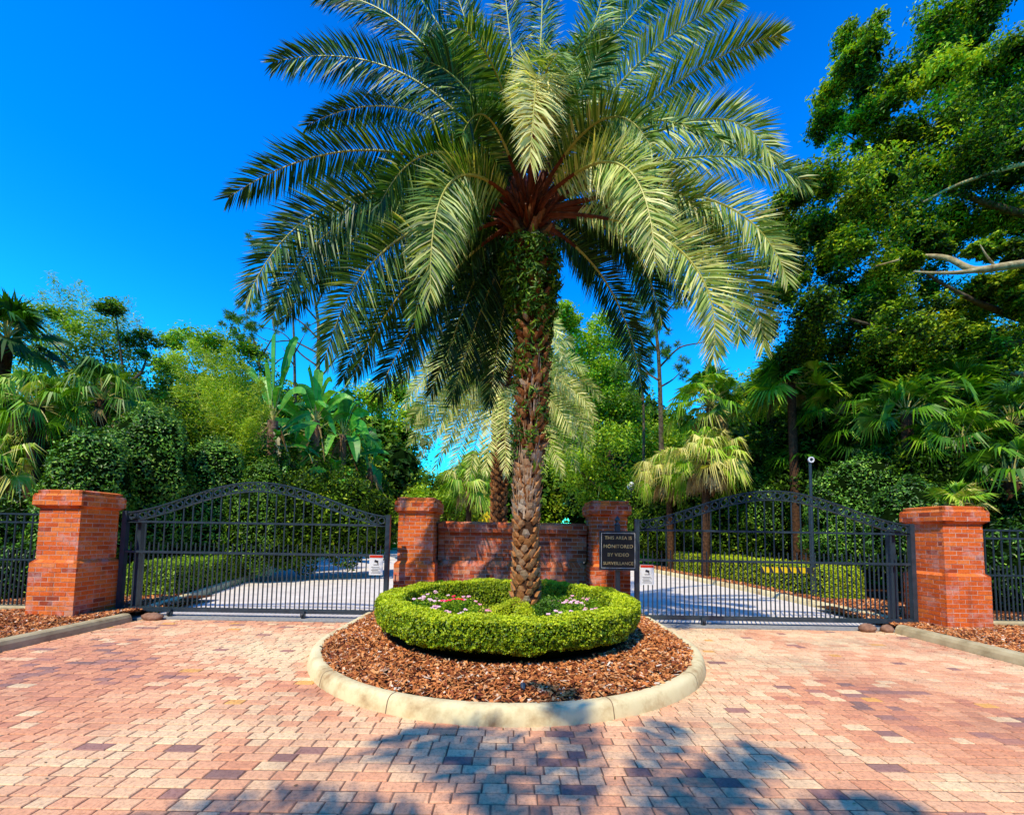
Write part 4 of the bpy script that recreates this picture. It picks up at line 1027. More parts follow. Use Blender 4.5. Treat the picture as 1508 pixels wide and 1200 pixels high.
# ------------------------------------------------------------------ clipped shrubs
def shrub(label, blobs, L=.085, W=.036, dens=520, m='glossy', t0=.5, name='clipped_shrub', cat='shrub', group='clipped shrubs beyond the gates', jitter=.6, corek=.9):
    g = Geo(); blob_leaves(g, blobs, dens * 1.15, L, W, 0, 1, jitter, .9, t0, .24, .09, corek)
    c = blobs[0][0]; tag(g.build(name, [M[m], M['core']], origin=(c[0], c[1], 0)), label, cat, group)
def cs(px, top, bot, wpx, Y, zsq=1.0):
    """ellipsoid from its pixel extents at distance Y"""
    a = P(px, top, Y); b = P(px, bot, Y); r = wpx / 2 * Y / FPX
    return ((a + b) / 2, (r, r * .9, max(.1, (a[2] - b[2]) / 2)))
shrub('rounded glossy shrub just above the left pillar', [cs(132, 636, 800, 105, 9.2), cs(118, 700, 860, 110, 9.3)], dens=620)
shrub('tallest rounded glossy shrub, left of the iron gate', [cs(215, 602, 780, 112, 10.6), cs(222, 680, 850, 110, 10.8), cs(170, 650, 800, 60, 10.3)], dens=620)
shrub('rounded glossy shrub behind the rising left half of the left gate', [cs(313, 647, 780, 88, 12), cs(300, 700, 850, 110, 12)], dens=560)
shrub('small rounded shrub showing over the top of the left gate arch', [cs(384, 678, 790, 58, 12.2), cs(375, 710, 840, 80, 12)], dens=520, m='hedge')
shrub('rounded shrub behind the rising left half of the right gate', [cs(1130, 690, 810, 90, 15.5), cs(1110, 735, 830, 80, 16)], dens=420)
shrub('low rounded shrub behind the falling right half of the right gate', [cs(1238, 738, 830, 92, 12.2), cs(1262, 750, 840, 70, 12.3)], dens=560, t0=.6)
shrub('tall dark rounded shrub behind the pole beyond the right gate', [cs(1275, 668, 800, 110, 12), cs(1250, 730, 850, 120, 12.3), cs(1215, 700, 790, 50, 12)], dens=460, t0=.5)
shrub('dark shrub directly behind the right brick pillar', [cs(1340, 705, 860, 100, 9.6)], dens=520, t0=.3)
shrub('dark leafy shrub behind the right fence', [cs(1480, 770, 900, 110, 8.8), cs(1540, 700, 880, 120, 9)], dens=400, t0=.25)
shrub('dark leafy shrub behind the left fence', [cs(25, 800, 900, 90, 8.4), cs(-40, 760, 900, 110, 8.6)], dens=400, t0=.35)
shrub('dark shrub with mid green leaves left of the tallest one', [cs(60, 690, 860, 110, 10.5), cs(0, 660, 860, 130, 11)], dens=320, t0=.2)

def long_hedge(label, pts, wd, h, m='hedge', t0=.6, dens=2600, L=.05, W=.03):
    pts = np.asarray(pts, float); g = Geo()
    seg = np.linalg.norm(np.diff(pts, axis=0), axis=1); cum = np.concatenate([[0], np.cumsum(seg)])
    per = 2 * h + wd; n = int(cum[-1] * per * dens * .5)
    s = rng.random(n) * cum[-1]; k = np.clip(np.searchsorted(cum, s) - 1, 0, len(seg) - 1)
    c = np.stack([np.interp(s, cum, pts[:, 0]), np.interp(s, cum, pts[:, 1])], 1); T = (np.diff(pts, axis=0) / seg[:, None])[k]; Nn = np.stack([-T[:, 1], T[:, 0]], 1)
    q = rng.random(n) * per
    off = np.where(q < h, -wd / 2, np.where(q < h + wd, q - h - wd / 2, wd / 2)); z = np.where(q < h, q, np.where(q < h + wd, h, per - q))
    nx = np.where(q < h, -1., np.where(q < h + wd, 0, 1)); nz = np.where((q >= h) & (q < h + wd), 1., 0)
    dep = rng.normal(size=n) * .03 + .04 * np.sin(s * 3) * np.sin(s * 7 + 1)
    pos = np.concatenate([c + Nn * (off + nx * dep)[:, None], (z + nz * dep + .1)[:, None]], 1)
    nor = np.concatenate([Nn * nx[:, None], nz[:, None]], 1) + rng.normal(size=(n, 3)) * .5
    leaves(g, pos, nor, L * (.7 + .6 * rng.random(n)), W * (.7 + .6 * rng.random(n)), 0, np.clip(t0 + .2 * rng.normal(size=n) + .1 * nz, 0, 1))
    for e_, q_ in ((pts[0], pts[1]), (pts[-1], pts[-2])):     # leafy ends
        T1 = nrm(e_ - q_); N1 = np.array([-T1[1], T1[0]]); m_ = int(wd * h * dens * 1.4)
        a_ = (rng.random(m_) - .5) * wd; z_ = rng.random(m_) * h + .1
        pos = np.concatenate([e_ + N1 * a_[:, None] + T1 * (.03 + rng.normal(size=m_) * .03)[:, None], z_[:, None]], 1)
        leaves(g, pos, np.concatenate([np.repeat(T1[None], m_, 0), np.zeros((m_, 1))], 1) + rng.normal(size=(m_, 3)) * .5, L, W, 0, np.clip(t0 + .2 * rng.normal(size=m_), 0, 1))
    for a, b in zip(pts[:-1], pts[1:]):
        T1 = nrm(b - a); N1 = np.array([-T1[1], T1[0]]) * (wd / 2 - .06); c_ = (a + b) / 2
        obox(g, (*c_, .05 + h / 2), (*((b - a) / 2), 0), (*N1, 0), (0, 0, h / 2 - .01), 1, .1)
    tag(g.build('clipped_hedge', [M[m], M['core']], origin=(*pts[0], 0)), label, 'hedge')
long_hedge('low clipped hedge behind the bars of the left gate', [(-7.35, 8.7), (-8.45, 13), (-9.1, 16)], .85, .66, t0=.75)
long_hedge('low sunlit yellow green hedge beyond the right gate', [(7.75, 9.9), (7.6, 13), (7.2, 17.5)], .9, .72, m='box', t0=.62)

# ------------------------------------------------------------------ trees
def tree(name, label, clumps, per, L, W, m, trunk, t0=.5, tv=.2, core='core', cat='tree', group=None, sub=6, limbs=None, tm='trunk', fl=.75, usecore=True):
    base = np.array(trunk[0][:3]); base[2] = 0
    t = thing(name, label, cat, tuple(base), group)
    g = Geo(); tp = np.array([q[:3] for q in trunk]); tr = np.array([q[3] for q in trunk])
    tt = np.linspace(0, len(tp) - 1, (len(tp) - 1) * 5 + 1)
    pts = np.stack([np.interp(tt, np.arange(len(tp)), tp[:, i]) for i in range(3)], 1); rad = np.interp(tt, np.arange(len(tp)), tr)
    pts[1:-1] += rng.normal(size=(len(pts) - 2, 3)) * .02
    tube(g, pts, rad, 10); g.build('trunk', M[tm], t, smooth=True)
    # limbs reach for the clumps
    if limbs is None: limbs = 14
    g = Geo(); top = tp[-1]; idx = rng.permutation(len(clumps))[:limbs]
    for i in idx:
        c, r = clumps[i]; c = np.asarray(c, float)
        k = int(np.clip(rng.integers(len(pts) // 2, len(pts)), 0, len(pts) - 1)); s = pts[k]
        m_ = (s + c) / 2 + np.array([0, 0, -.15 * np.linalg.norm(c - s)]) * .5 + rng.normal(size=3) * .12
        q = bez(s, through(s, m_, c), c, np.linspace(0, 1, 9)); tube(g, q, np.linspace(rad[k] * .55, .012, 9), 6)
    if len(idx): g.build('limbs', M[tm], t, smooth=True)
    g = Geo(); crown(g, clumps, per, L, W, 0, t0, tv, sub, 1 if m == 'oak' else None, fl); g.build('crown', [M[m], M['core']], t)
    return t
def cl(lst, Y, yj=.8):
    """clumps from (px,py,rpx[,dY])"""
    out = []
    for q in lst:
        Yc = Y + (q[3] if len(q) > 3 else rng.normal() * yj); out.append((P(q[0], q[1], Yc), q[2] * Yc / FPX))
    return out
def fill(x0, x1, y0, y1, r, Y, n, yj=.8, test=None):
    o = []
    k = 0
    while len(o) < n and k < n * 40:
        k += 1
        px = x0 + (x1 - x0) * rng.random(); py = y0 + (y1 - y0) * rng.random()
        if test is None or test(px, py): o.append((px, py, r * (.7 + .6 * rng.random())))
    return cl(o, Y, yj)

# big oak on the right
oak = cl([(1268, 50, 30), (1285, 85, 36), (1250, 95, 28), (1235, 130, 34), (1275, 130, 40), (1215, 150, 22), (1225, 185, 30), (1262, 185, 32), (1300, 170, 38), (1330, 120, 34),
          (1300, 215, 36), (1345, 200, 48), (1370, 60, 44), (1400, 20, 48), (1440, 55, 48), (1385, 110, 48), (1430, 130, 50), (1455, 10, 40), (1500, 75, 40), (1510, 150, 46), (1480, 190, 48), (1400, 180, 50), (1460, 100, 44),
          (1215, 260, 40), (1170, 290, 38), (1250, 300, 50), (1140, 330, 28), (1190, 340, 44), (1300, 270, 50), (1360, 260, 52), (1420, 250, 52), (1490, 260, 50), (1160, 380, 36), (1215, 390, 46), (1270, 360, 50),
          (1330, 330, 52), (1400, 320, 54), (1460, 330, 50), (1510, 330, 44), (1150, 430, 30), (1200, 450, 42), (1250, 430, 40), (1310, 400, 44), (1370, 430, 48), (1290, 460, 44), (1340, 480, 46),
          (1400, 490, 44), (1450, 440, 34), (1180, 500, 38), (1240, 510, 44), (1300, 530, 44), (1500, 420, 30), (1360, 540, 44), (1450, 530, 36), (1130, 480, 24), (1150, 530, 34), (1500, 500, 28)], 12.5, 1.0)
oak += cl([(1500, 372, 22), (1470, 360, 20), (1440, 372, 16), (1490, 415, 22), (1450, 420, 18), (1500, 225, 22), (1505, 450, 28), (1380, 360, 18), (1340, 385, 16)], 10.9, .2)
oak += fill(1150, 1520, 270, 560, 42, 13.2, 32, 1.0, lambda a, b: a > 1150 + (b < 330) * (330 - b) * .6) + fill(1390, 1530, 0, 260, 44, 13.2, 6, 1.0)
tb = P(1640, 800, 12.5); tp_ = P(1600, 420, 12.5)
tree('oak_tree', 'big spreading oak filling the upper right of the view', [(c_, r_ * .92) for c_, r_ in oak], 2300, .12, .055, 'oak', [(tb[0], 12.5, 0, .42), (tb[0] - .1, 12.5, 2.5, .36), (*tp_, .30), (*P(1570, 200, 12.5), .2)], .42, .32, limbs=3, sub=9, tm='trunk')
ot = [o for o in COL.objects if o.name == 'oak_tree'][0]
g = Geo()
def limb(g, pts, r0, r1, n=10):
    pts = np.array(pts); tt = np.linspace(0, len(pts) - 1, (len(pts) - 1) * 5 + 1)
    # smooth
    q = np.stack([np.interp(tt, np.arange(len(pts)), pts[:, i]) for i in range(3)], 1)
    for _ in range(3): q[1:-1] = (q[:-2] + q[1:-1] * 2 + q[2:]) / 4
    tube(g, q, np.linspace(r0, r1, len(q)), n)
limb(g, [tp_, P(1540, 385, 10.6), P(1480, 392, 10.0), P(1432, 400, 9.8), P(1395, 378, 10.1), P(1350, 376, 10.6), P(1290, 392, 11.4)], .13, .02)
limb(g, [P(1440, 398, 9.8), P(1410, 402, 9.8), P(1375, 402, 10.0), P(1345, 400, 10.3)], .06, .015)
limb(g, [P(1465, 392, 9.9), P(1452, 376, 9.8), P(1443, 360, 9.8)], .03, .01)
limb(g, [tp_, P(1560, 230, 11.6), P(1480, 248, 11.6), P(1400, 275, 11.8), P(1330, 315, 12)], .10, .02)
limb(g, [P(1560, 560, 12), P(1460, 545, 13), P(1440, 490, 13), P(1425, 470, 13)], .1, .04)
g.build('limb', M['limb'], ot, smooth=True)

# trees between the right palms and the feather palm
tree('broadleaf_tree', 'bright green broadleaf tree right of the palm trunk', cl([(850, 520, 34), (890, 500, 38), (870, 560, 44), (910, 600, 46), (860, 620, 44), (950, 640, 40), (900, 660, 50), (840, 680, 44), (960, 690, 36), (880, 720, 44), (930, 730, 40), (835, 470, 24), (990, 660, 28), (905, 540, 34)], 27, 1.6), 2600, .22, .12, 'lime', [(6.6, 27, 0, .3), (6.4, 27, 4, .24), (6.2, 27, 8, .15)], .62, .22)
tree('broadleaf_tree', 'dark low tree behind the right middle pillar', cl([(830, 700, 40), (870, 740, 50), (920, 760, 48), (970, 750, 44), (1000, 720, 40), (820, 760, 36), (1040, 760, 40)], 34, 1.5), 1500, .25, .12, 'oak', [(6.0, 34, 0, .25), (6.0, 34, 4, .15)], .4, .2)
tree('broadleaf_tree', 'round green tree between the paddle plants and the pale palm', cl([(545, 590, 30), (585, 585, 30), (560, 630, 40), (600, 640, 34), (540, 670, 40), (590, 680, 30), (560, 710, 40), (610, 615, 22), (530, 740, 40), (570, 745, 34)], 36, 1.8), 2000, .27, .14, 'oak', [(-11.5, 36, 0, .35), (-11.5, 36, 6, .25), (-11.3, 36, 9, .15)], .7, .2)
tree('broadleaf_tree', 'low bushy tree behind the left middle pillar', cl([(620, 740, 30), (640, 720, 26), (660, 745, 30), (690, 715, 30), (610, 760, 22), (680, 750, 28), (700, 680, 18)], 26, 1), 1700, .20, .11, 'lime', [(-4.1, 26, 0, .2), (-4.1, 26, 3, .12)], .6, .2)
tree('broadleaf_tree', 'dense tree standing behind the paddle plants', cl([(420, 600, 40), (460, 640, 44), (490, 600, 36), (440, 680, 44), (400, 650, 40), (500, 660, 36), (480, 710, 40), (420, 730, 40)], 26, 1.2), 1700, .2, .1, 'oak', [(-13, 26, 0, .3), (-13, 26, 6, .2)], .42, .2)
tree('broadleaf_tree', 'leafy tree on the left behind the bamboo', cl([(30, 500, 40), (90, 520, 50), (150, 490, 46), (200, 530, 44), (60, 570, 50), (130, 570, 54), (200, 590, 50), (110, 630, 50), (40, 640, 50), (170, 460, 26), (215, 500, 24), (90, 470, 26), (30, 460, 24)], 14, .8), 1500, .12, .05, 'lime', [(-13, 14, 0, .2), (-13, 14, 4, .15), (-13, 14, 6.5, .1)], .42, .22)
tree('broadleaf_tree', 'green tree above the feathery bamboo, before the bare pines', cl([(265, 500, 22), (300, 510, 34), (340, 515, 34), (380, 535, 30), (310, 550, 40), (360, 570, 40), (260, 540, 30)], 24, 1), 1300, .2, .1, 'lime', [(-16, 24, 0, .25), (-16, 24, 6, .15), (-16, 24, 9, .1)], .5, .2)
tree('broadleaf_tree', 'pale green tree behind the fan palms on the right', cl([(1110, 580, 40), (1150, 570, 40), (1200, 560, 40), (1080, 600, 30), (1130, 620, 44), (1190, 620, 44), (1060, 580, 20)], 18, 1), 1300, .15, .08, 'oak', [(11.5, 18, 0, .2), (11.5, 18, 4, .15), (11.3, 18, 6.5, .1)], .6, .2)

# pines
def pine(label, Y, trunk, branches, tufts, r0=.16, bare=True, ntuft=90):
    tp = [P(a, b, Y) for a, b in trunk]; base = (tp[0][0], Y, 0); t = thing('pine_tree', label, 'tree', base, 'tall thin pines in the background')
    g = Geo(); pts = np.array([(tp[0][0], Y, 0)] + tp); limb(g, pts, r0, .04, 8)
    g.build('trunk', M['trunk'], t, smooth=True)
    g = Geo()
    for br in branches: limb(g, [P(a, b, Y + rng.normal() * .3) for a, b in br], .055, .012, 5)
    if branches: g.build('branches', M['trunk'], t)
    g = Geo()
    for (a, b, r) in tufts:
        c = P(a, b, Y + rng.normal() * .5); rr = r * Y / FPX
        for _ in range(max(3, int(r / 2.2))):
            q = c + rng.normal(size=3) * rr * .5; n = ntuft; d = nrm(rng.normal(size=(n, 3)) + np.array([0, 0, .35])); Ln = .28
            leaves(g, q + d * Ln * .5, nrm(np.cross(d, rng.normal(size=(n, 3)))), Ln, .022, 0, np.clip(.55 + .25 * rng.normal(size=n), 0, 1), updir=d, fold=0)
    g.build('needles', M['pine'], t)
pine('tall pine with many bare branches left of the palm fronds', 22, [(465, 700), (468, 560), (470, 480), (462, 430), (455, 390)],
     [[(470, 500), (440, 470), (400, 455), (350, 465)], [(468, 520), (430, 500), (395, 505), (360, 480)], [(470, 500), (500, 470), (530, 460)], [(466, 470), (430, 430), (405, 380)], [(469, 540), (440, 520), (420, 490), (380, 480)], [(466, 450), (480, 420), (500, 400)], [(469, 560), (500, 520), (520, 500)]],
     [(395, 368, 16), (378, 360, 12), (410, 375, 14), (355, 460, 18), (335, 465, 12), (370, 480, 16), (345, 480, 14), (425, 455, 12), (400, 440, 14), (520, 470, 14), (385, 455, 14), (440, 420, 14), (500, 400, 14)])
pine('slender bare pine at the left edge of the paddle plants', 24, [(388, 700), (385, 560), (380, 520), (370, 490)], [[(384, 540), (360, 510), (350, 500)], [(382, 530), (400, 500), (410, 480)], [(384, 560), (410, 530), (430, 520)]], [(352, 500, 12), (410, 478, 12), (372, 486, 12)], .12)
pine('slender pine trunk right of the bare branched pine', 25, [(436, 700), (434, 540), (432, 470), (428, 440)], [[(434, 520), (450, 490)], [(434, 540), (415, 510)]], [(430, 438, 14), (450, 488, 8)], .12)
pine('tall pine with green tufts right of the main palm', 20, [(975, 720), (973, 600), (970, 520), (962, 450), (955, 380)],
     [[(972, 540), (1000, 510), (1030, 505), (1060, 500)], [(971, 520), (940, 480), (925, 440)], [(970, 560), (945, 545), (925, 540)], [(966, 480), (990, 450), (1005, 430)], [(972, 570), (990, 560), (1005, 545)]],
     [(925, 440, 22), (940, 470, 24), (950, 430, 24), (960, 500, 26), (930, 500, 22), (970, 460, 22), (1000, 430, 18), (985, 520, 18), (920, 540, 20), (950, 545, 20), (1055, 500, 12), (1060, 515, 10), (975, 400, 20), (940, 400, 20), (1002, 545, 12)])
pine('thin leaning pine between the broadleaf tree and the taller pine', 23, [(948, 700), (948, 600), (945, 560), (940, 520)], [[(947, 590), (925, 575)], [(946, 600), (960, 590)]], [(930, 570, 14), (945, 520, 14), (935, 590, 10)], .1)

# feathery bamboo
def bamboo(label, foot, Y, tips, m='bamboo', per=2600, t0=.6, canes=None):
    b = P(foot[0], 800, Y); t = thing('bamboo', label, 'bamboo', (b[0], Y, 0), 'bamboo clumps behind the left shrubs')
    g = Geo(); gl = Geo()
    for (px, py, dy) in tips:
        a = np.array([b[0] + rng.normal() * .3, Y + rng.normal() * .3, .0]); e = P(px, py, Y + dy)
        m_ = (a + e) / 2 + np.array([(a[0] - e[0]) * .18, 0, .25 * (e[2] - a[2]) * .5])
        q = bez(a, through(a, m_, e), e, np.linspace(0, 1, 14)); tube(g, q, np.linspace(.022, .004, 14), 5)
        n = per
        s = .30 + .70 * rng.random(n) ** .9; c = bez(a, through(a, m_, e), e, s)
        spread = (.48 * (1.08 - s) + .05)[:, None]
        pos = c + rng.normal(size=(n, 3)) * spread
        # droopy narrow leaves
        d = nrm(np.stack([rng.normal(size=n) * .7, rng.normal(size=n) * .7, -.4 + .5 * rng.normal(size=n)], 1))
        leaves(gl, pos, rng.normal(size=(n, 3)) * .6 + np.array([0, -.2, .6]), .15 * (.6 + .8 * rng.random(n)), .022, 0, np.clip(t0 + .22 * rng.normal(size=n), 0, 1), updir=d)
    g.build('canes', M['cane'], t); gl.build('foliage', M[m], t)
bamboo('tall feathery yellow green bamboo between the round shrubs and paddle plants', (320, 0), 13.5, [(250, 520, 0), (280, 500, .4), (310, 520, 0), (335, 510, -.3), (360, 540, .3), (385, 560, 0), (300, 560, -.5), (345, 580, -.4), (395, 600, 0), (260, 570, -.3), (240, 600, 0), (370, 620, -.5), (320, 620, -.6), (280, 630, -.5), (350, 660, -.6)], per=2000, t0=.68)
bamboo('thin bamboo with sprigs rising over the tree at far left', (120, 0), 14.5, [(75, 405, 0), (100, 425, .3), (118, 415, 0), (60, 430, .2), (135, 440, 0), (190, 440, 0), (176, 455, .2), (205, 470, 0), (40, 440, 0), (150, 470, .3), (225, 490, 0)], per=900, t0=.5)

# fan palms
def fan_palm(label, base, c, n, Rr, t0=.5, dead=0, trunk_r=.13, lo=-35, pet=.7, nseg=26, droop=.35, group='fan palms behind the gates'):
    t = thing('fan_palm', label, 'palm tree', (base[0], base[1], 0), group)
    c = np.asarray(c, float)
    g = Geo(); limb(g, [np.array([base[0], base[1], 0]), np.array([(base[0] + c[0]) / 2, (base[1] + c[1]) / 2, c[2] * .5]), c], trunk_r * 1.15, trunk_r, 10); g.build('trunk', M['bark'], t, smooth=True)
    g = Geo(); gs = Geo()
    for k in range(n):
        th = k * 2.39996 + rng.normal() * .2; el = R(lo + (85 - lo) * ((k + .5) / n) ** .9 + rng.normal() * 6); e = np.array([math.cos(th) * math.cos(el), math.sin(th) * math.cos(el), math.sin(el)])
        L = pet * (.8 + .4 * rng.random()); h = c + e * L + np.array([0, 0, -.08 * L])
        tube(gs, bez(c, c + e * L * .5 + np.array([0, 0, .08]), h, np.linspace(0, 1, 5)), [.02, .017, .015, .012, .01], 4)
        D = nrm(e + np.array([0, 0, -.35]))
        N = nrm(np.array([0, 0, 1.0]) + rng.normal(size=3) * .35 - .3 * np.array([e[0], e[1], 0]))
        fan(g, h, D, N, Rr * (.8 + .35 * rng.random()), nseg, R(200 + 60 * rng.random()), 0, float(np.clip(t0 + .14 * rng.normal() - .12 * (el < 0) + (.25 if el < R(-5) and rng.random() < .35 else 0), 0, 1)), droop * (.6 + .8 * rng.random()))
    gs.build('stalks', M['cane'], t); g.build('leaves', M['fanp'], t)
    if dead:
        g = Geo()
        for k in range(dead):
            th = rng.random() * 6.28; e = np.array([math.cos(th), math.sin(th), -.9 - .5 * rng.random()]); h = c + nrm(e) * pet * (.5 + .3 * rng.random())
            fan(g, h, nrm(e + np.array([0, 0, -1.2])), np.array([math.cos(th), math.sin(th), .3]), Rr * .85, 18, R(120), 0, float(np.clip(.55 + .2 * rng.normal(), 0, 1)), .5)
        g.build('dead_leaves', M['deadfan'], t)
def fp(label, px, py, Y, n, Rr, **k):
    c = P(px, py, Y); fan_palm(label, (c[0] + rng.normal() * .1, Y), c, n, Rr, **k)
fp('dark fan palm at the far left edge', 10, 500, 10.5, 24, .75, t0=.2, pet=.7, droop=.25)
fp('fan palm with yellow drooping leaves at the left edge', 55, 600, 10, 26, .5, t0=.62, pet=.65, droop=.9, dead=3)
fp('fan palm with wispy drooping leaves above the round shrubs', 150, 590, 10.8, 26, .56, t0=.45, pet=.7, droop=.85, dead=4)
fp('low fan palm with yellowed leaves by the left fence', -10, 680, 8.8, 12, .45, t0=.7, pet=.5, droop=.9, dead=3)
fp('pale fan palm in front of the far trees left of the palm trunk', 690, 715, 21, 24, .85, t0=.66, pet=.85, droop=.7, dead=5)
fp('tall fan palm right of centre against the sky', 1045, 600, 16, 44, .78, t0=.55, pet=1.0, dead=8, droop=.5)
fp('fan palm with yellow and dead leaves hanging by the gate arch', 1040, 680, 15, 46, .62, t0=.84, pet=.95, dead=30, droop=.9)
fp('yellowing fan palm left of the one with dead leaves', 985, 700, 18, 32, .66, t0=.88, pet=.95, dead=12, droop=.9)
fp('small grey green fan palm in the shade behind the right middle pillar', 882, 715, 27, 10, .85, t0=.55, pet=.6, droop=.8)
fp('bright fan palm with upright leaves under the oak', 1165, 565, 14, 26, .92, t0=.55, pet=.75, droop=.3, dead=3)
fp('fan palm under the oak, just right of the upright one', 1235, 610, 13.6, 24, .9, t0=.32, pet=.85, droop=.35)
fp('bright green fan palm in the middle of the right side thicket', 1335, 610, 11.5, 26, .66, t0=.42, pet=.75, droop=.35)
fp('large leaved fan palm beneath the pale oak limb', 1385, 575, 12, 26, .8, t0=.40, pet=.75, droop=.25)
fp('shaded fan palm behind the tall round shrub', 1270, 650, 13.2, 24, .85, t0=.25, pet=.7, droop=.5)
fp('fan palm with bright drooping leaves above the right pillar', 1415, 655, 10.5, 24, .58, t0=.45, pet=.7, droop=.6)
fp('fan palm at the right edge with broad lit leaves', 1490, 625, 10.4, 24, .62, t0=.34, pet=.75, droop=.5)
fp('dark fan palm low at the right edge', 1490, 710, 9.2, 20, .6, t0=.22, pet=.65, droop=.6)
fp('small lime green palm just behind the right brick pillar', 1413, 745, 8.3, 14, .36, t0=.68, pet=.30, droop=.35, lo=5)
fp('shaded fan palm behind the left half of the right gate', 1180, 690, 14.5, 18, .75, t0=.25, pet=.6, droop=.5)

# paddle-leaved plants
def paddle_plant(label, px, Y, top, tips, W=.42, dead=5):
    c = P(px, top, Y); t = thing('paddle_plant', label, 'plant', (c[0], Y, 0), 'paddle leaved plants beyond the left gate')
    g = Geo(); limb(g, [np.array([c[0] + .1, Y, 0]), np.array([c[0] + .05, Y, c[2] * .5]), c], .22, .2, 9); g.build('stem', M['deadtrunk'], t, smooth=True)
    for (a, b, dy) in tips:
        e = P(a, b, Y + dy * Y / 12); d = e - c; L = np.linalg.norm(d)
        s = c + nrm(d + np.array([0, 0, .4 * L])) * L * .35
        g = Geo(); tube(g, bez(c, c + (s - c) * .5 + np.array([0, 0, .1]), s, np.linspace(0, 1, 6)), [.035, .03, .025, .022, .02, .018], 5, 1, .5)
        m_ = (s + e) / 2 + np.array([0, 0, .18 * L])
        paddle(g, s, through(s, m_, e), e, W * .72 * Y / 12 * (.8 + .4 * rng.random()), 0, 1, float(np.clip(.5 + .2 * rng.normal(), 0, 1)), torn=.25 * (rng.random() < .5))
        g.build('leaf', [M['paddle'], M['cane']], t)
    for q in range(9):
        th = rng.random() * 6.28; el = R(5 + 60 * rng.random()); e = np.array([math.cos(th) * math.cos(el), math.sin(th) * math.cos(el), math.sin(el)]) * Y / 12
        st = c + np.array([0, 0, -.9 * rng.random() * Y / 12]); s = st + e * .5; en = s + e * (.7 + .4 * rng.random()) + np.array([0, 0, -.25 * Y / 12])
        g = Geo(); tube(g, [st, (st + s) / 2 + np.array([0, 0, .03]), s], [.035, .025, .02], 5, 1, .5)
        paddle(g, s, (s + en) / 2 + np.array([0, 0, .22 * Y / 12]), en, W * .62 * Y / 12, 0, 1, float(np.clip(.4 + .2 * rng.normal(), 0, 1)), torn=.4)
        g.build('leaf', [M['paddle'], M['cane']], t)
    g = Geo()
    for k in range(dead):
        th = rng.random() * 6.28; e = np.array([math.cos(th), math.sin(th), 0]); s = c + np.array([0, 0, -.2 - .3 * rng.random()]) + e * .12
        en = s + e * (.25 + .2 * rng.random()) * Y / 12 + np.array([0, 0, (-.7 - .5 * rng.random()) * Y / 12]); paddle(g, s, s + e * .3, en, .18 * Y / 12, 0, 0, float(rng.random()), torn=.5)
    g.build('dead_leaves', M['deadfan'], t)
M['deadtrunk'] = solid('shaggy_stem', [(.3, (.06, .03, .02)), (.6, (.28, .15, .09)), (.8, (.48, .34, .24))], .95, 9, .1, 0, .9, .04)
paddle_plant('tallest paddle leaved plant with brown shaggy stem', 402, 16.5, 620, [(405, 490, 0), (392, 530, -.5), (430, 540, 0), (380, 560, .3), (415, 570, -.9), (450, 580, -.3), (372, 600, -.4), (440, 500, .5), (360, 550, .5)], dead=10)
paddle_plant('paddle leaved plant in the middle of the row with split leaves', 465, 21, 620, [(455, 540, -.4), (470, 545, 0), (490, 560, .2), (440, 570, -.6), (430, 600, -.3), (500, 580, -.5), (480, 600, -1.0), (520, 590, 0), (450, 650, -1), (495, 640, -.9)], W=.5)
paddle_plant('right hand paddle leaved plant with upright bright leaves', 505, 25.5, 640, [(500, 585, -.4), (515, 575, 0), (530, 595, .2), (545, 610, -.3), (490, 610, -.8), (540, 640, -.6), (560, 660, 0), (480, 670, -.8), (525, 680, -.8)], W=.42)
paddle_plant('lower paddle leaved plant in front of the others', 490, 24.5, 720, [(470, 690, -.5), (495, 680, -.8), (520, 700, -.5), (545, 720, -.2), (450, 710, -.4), (510, 730, -1), (440, 740, -.5), (550, 750, 0)], W=.35, dead=8)
def low_foliage(label, blobs, dens, L, W, m, t0):
    g = Geo(); blob_leaves(g, blobs, dens, L, W, 0, 1, .8, .6, t0, .22, .12, .82)
    tag(g.build('shrub', [M[m], M['core']], origin=(blobs[0][0][0], blobs[0][0][1], 0)), label, 'shrub')
low_foliage('dark undergrowth shrub below the paddle leaved plants', [cs(430, 700, 840, 110, 13), cs(500, 700, 830, 110, 13.5), cs(550, 730, 820, 70, 15)], 300, .13, .06, 'oak', .35)
low_foliage('dark undergrowth shrub below the fan palms by the right gate', [cs(1010, 740, 830, 90, 19), cs(1070, 720, 830, 90, 16), cs(960, 745, 820, 70, 20)], 300, .13, .06, 'oak', .35)
low_foliage('dark undergrowth shrub left of the far left pillar', [cs(20, 640, 860, 150, 12), cs(120, 640, 860, 120, 12.5)], 260, .13, .06, 'oak', .2)
low_foliage('dark undergrowth shrub behind the right brick pillar and fence', [cs(1340, 640, 880, 150, 12), cs(1430, 640, 880, 160, 11.5), cs(1520, 600, 880, 170, 11)], 260, .13, .06, 'oak', .2)
low_foliage('dark undergrowth shrub under the oak', [cs(1200, 590, 820, 150, 15), cs(1290, 560, 840, 170, 14.5), cs(1400, 560, 840, 170, 14.5)], 220, .15, .07, 'oak', .2)

